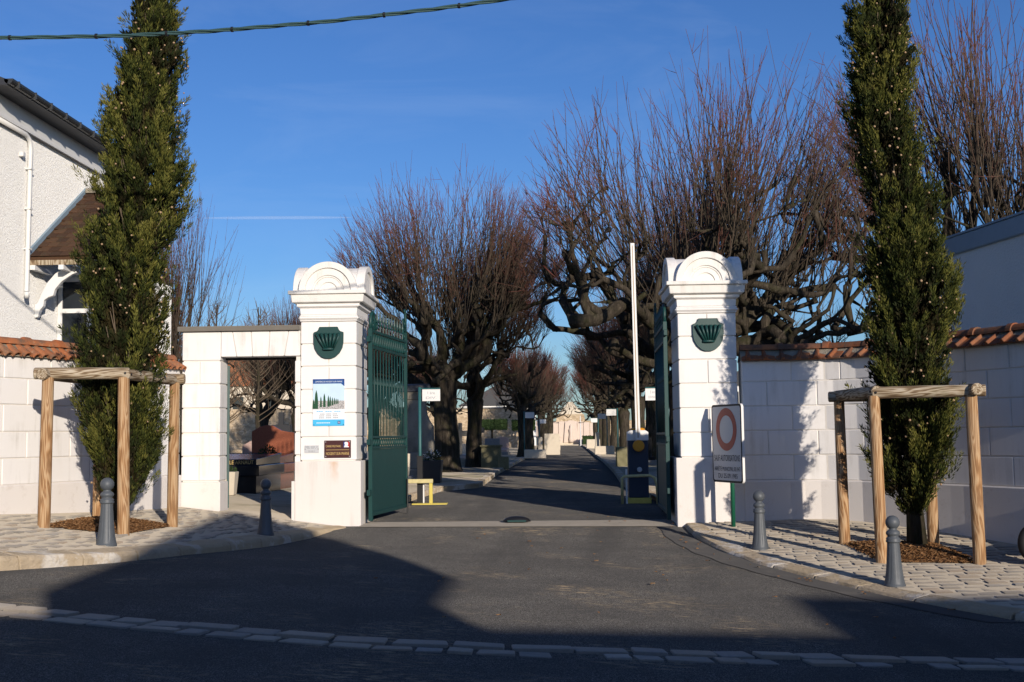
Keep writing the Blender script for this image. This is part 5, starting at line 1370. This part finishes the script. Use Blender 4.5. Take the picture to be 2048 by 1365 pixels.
MB().lathe([(.14, 0), (.14, .05), (.08, .1)], 10).build('foot', 'alu', fp)
for i, (x, y, arm) in enumerate(((-1.15, 45.2, 1), (3.75, 40, -1), (3.75, 52.5, -1), (-.75, 75, 1), (3.9, 72, -1))):
    division_sign((x, y, float(alley_z(y)) + .1), ('white division sign at the round-headed lime', 'white division sign on a teal post right of the alley', 'smaller white division sign behind the right-hand one', 'tiny white division sign far down the left row', 'tiny white division sign far down the right row')[i], None, None, arm, 2.55, panel=(.5, .32))
# enclosing rubble wall and the buildings beyond
cw = thing('cemetery_wall', 'ochre rubble wall closing the far end of the cemetery', 'wall', (0, 0, 0))
MB().box(-70, -2.3, 100, 100.5, -.5, 4.3).build('wall', 'rubble', cw); MB().box(-70, -2.2, 99.9, 100.6, 4.302, 4.45).build('coping', 'oldstone', cw)
cw = thing('cemetery_wall', 'rubble wall behind the memorial', 'wall', (0, 0, 0)); MB().box(-2.2, 60, 136, 136.5, -.5, 3.4).build('wall', 'rubble', cw)
cw = thing('cemetery_wall', 'pale rubble wall at the back of the pedestrian gateway view', 'wall', (0, 0, 0)); MB().box(-60, -9.5, 62, 62.5, -.5, 3.6).build('wall', 'rubble', cw)
def far_house(label, x, y, w, d, h, rm, wm='palestone'):
    o = thing('far_house', label, 'house', (x, y, 0), random.uniform(-.2, .2), 'houses beyond the cemetery'); MB().box(-w / 2, w / 2, -d / 2, d / 2, -.5, h).build('wall', wm, o)
    MB().prism([(-w / 2 - .3, h), (w / 2 + .3, h), (0, h + w * .28)], -d / 2 - .3, d / 2 + .3, 'y').build('roof', rm, o)
    for i in range(max(2, int(w / 3))):
        for z in (1.2, 4.0):
            if z + 1.4 < h: xx = -w / 2 + 1.2 + i * (w - 2) / max(1, int(w / 3)); MB().box(xx, xx + 1, -d / 2 - .05, -d / 2 - .002, z, z + 1.4).build('window', 'glass', o)
far_house('white house beyond the rubble wall left of the alley', -6.5, 125, 9, 8, 5.2, 'slate', 'alu'); far_house('house with orange roof seen through the pedestrian gateway', -30, 92, 14, 9, 6.4, 'tile')
far_house('cream house far left beyond the cemetery', -44, 110, 12, 9, 6.5, 'slate'); far_house('pale house right of the alley beyond the limes', 22, 95, 12, 9, 6, 'slate', 'alu'); far_house('cream house beyond the right-hand wall', 34, 80, 12, 9, 6, 'tile')
# dead leaves blown over street and pavement
b = MB()
for i in range(80):
    x = random.uniform(-1.5, 6) if i % 3 else random.uniform(2.4, 5.4); y = random.uniform(-9.5, 1)
    if i % 3 == 0: y = -random.uniform(0, 7.5); x = np.interp(-y, [.04, 1.62, 2.97, 4.2, 5.39, 6.48, 7.77], [2.66, 2.7, 2.9, 3.24, 3.78, 4.3, 5.3]) - random.uniform(0, .25)
    z = max(float(street_z(x, y)), 0 if y > 0 else -9) + (.018 if y < -.5 else .045)
    q = Matrix.Translation((x, y, z)) @ Matrix.Rotation(random.uniform(0, 6.3), 4, 'Z') @ Matrix.Rotation(random.uniform(-.3, .3), 4, 'X'); s = random.uniform(.018, .042)
    b.add([q @ Vector(v) for v in ((-s, 0, 0), (-s * .3, -s * .55, .012), (s * .7, -s * .35, .006), (s, 0, .016), (s * .6, s * .45, .004), (-s * .4, s * .5, .014))], [(0, 1, 2, 3, 4, 5)])
tag(b.build('dead_leaves', 'leaf'), 'scattered dead leaves on the street and along the right kerb', 'leaves', kind='stuff')
# scooter wheel at the frame's right edge
sc_ = thing('parked_scooter', 'dark scooter parked by the right-hand wall, only its front wheel in view', 'scooter', (7.11, -5.0, float(right_z(7.11, -5.0))), R(20))
MB().lathe([(.13, -.05), (.2, -.06), (.235, -.035), (.245, 0), (.235, .035), (.2, .06), (.13, .05)], 28).build('front_wheel', 'rubber', sc_, loc=(-.6, 0, .245), rot=(R(90), 0, 0), smooth=True)
MB().lathe([(.13, -.05), (.2, -.06), (.235, -.035), (.245, 0), (.235, .035), (.2, .06), (.13, .05)], 28).build('rear_wheel', 'rubber', sc_, loc=(.65, 0, .245), rot=(R(90), 0, 0), smooth=True)
MB().tube([(-.6, .08, .25), (-.45, .04, .7), (-.38, 0, 1.05)], .04, 8).build('fork', 'black', sc_); MB().tube([(-.38, -.3, 1.08), (-.38, .3, 1.08)], .02, 8).build('handlebar', 'black', sc_)
MB().prism([(-.4, .3), (-.3, .2), (.3, .2), (.85, .45), (.9, .72), (.2, .74), (.1, .4), (-.25, .35), (-.35, .9), (-.45, .9)], -.16, .16, 'y').build('body', 'black', sc_, bevel=.03); MB().box(.15, .85, -.15, .15, .742, .82).build('seat', 'rubber', sc_, bevel=.03)
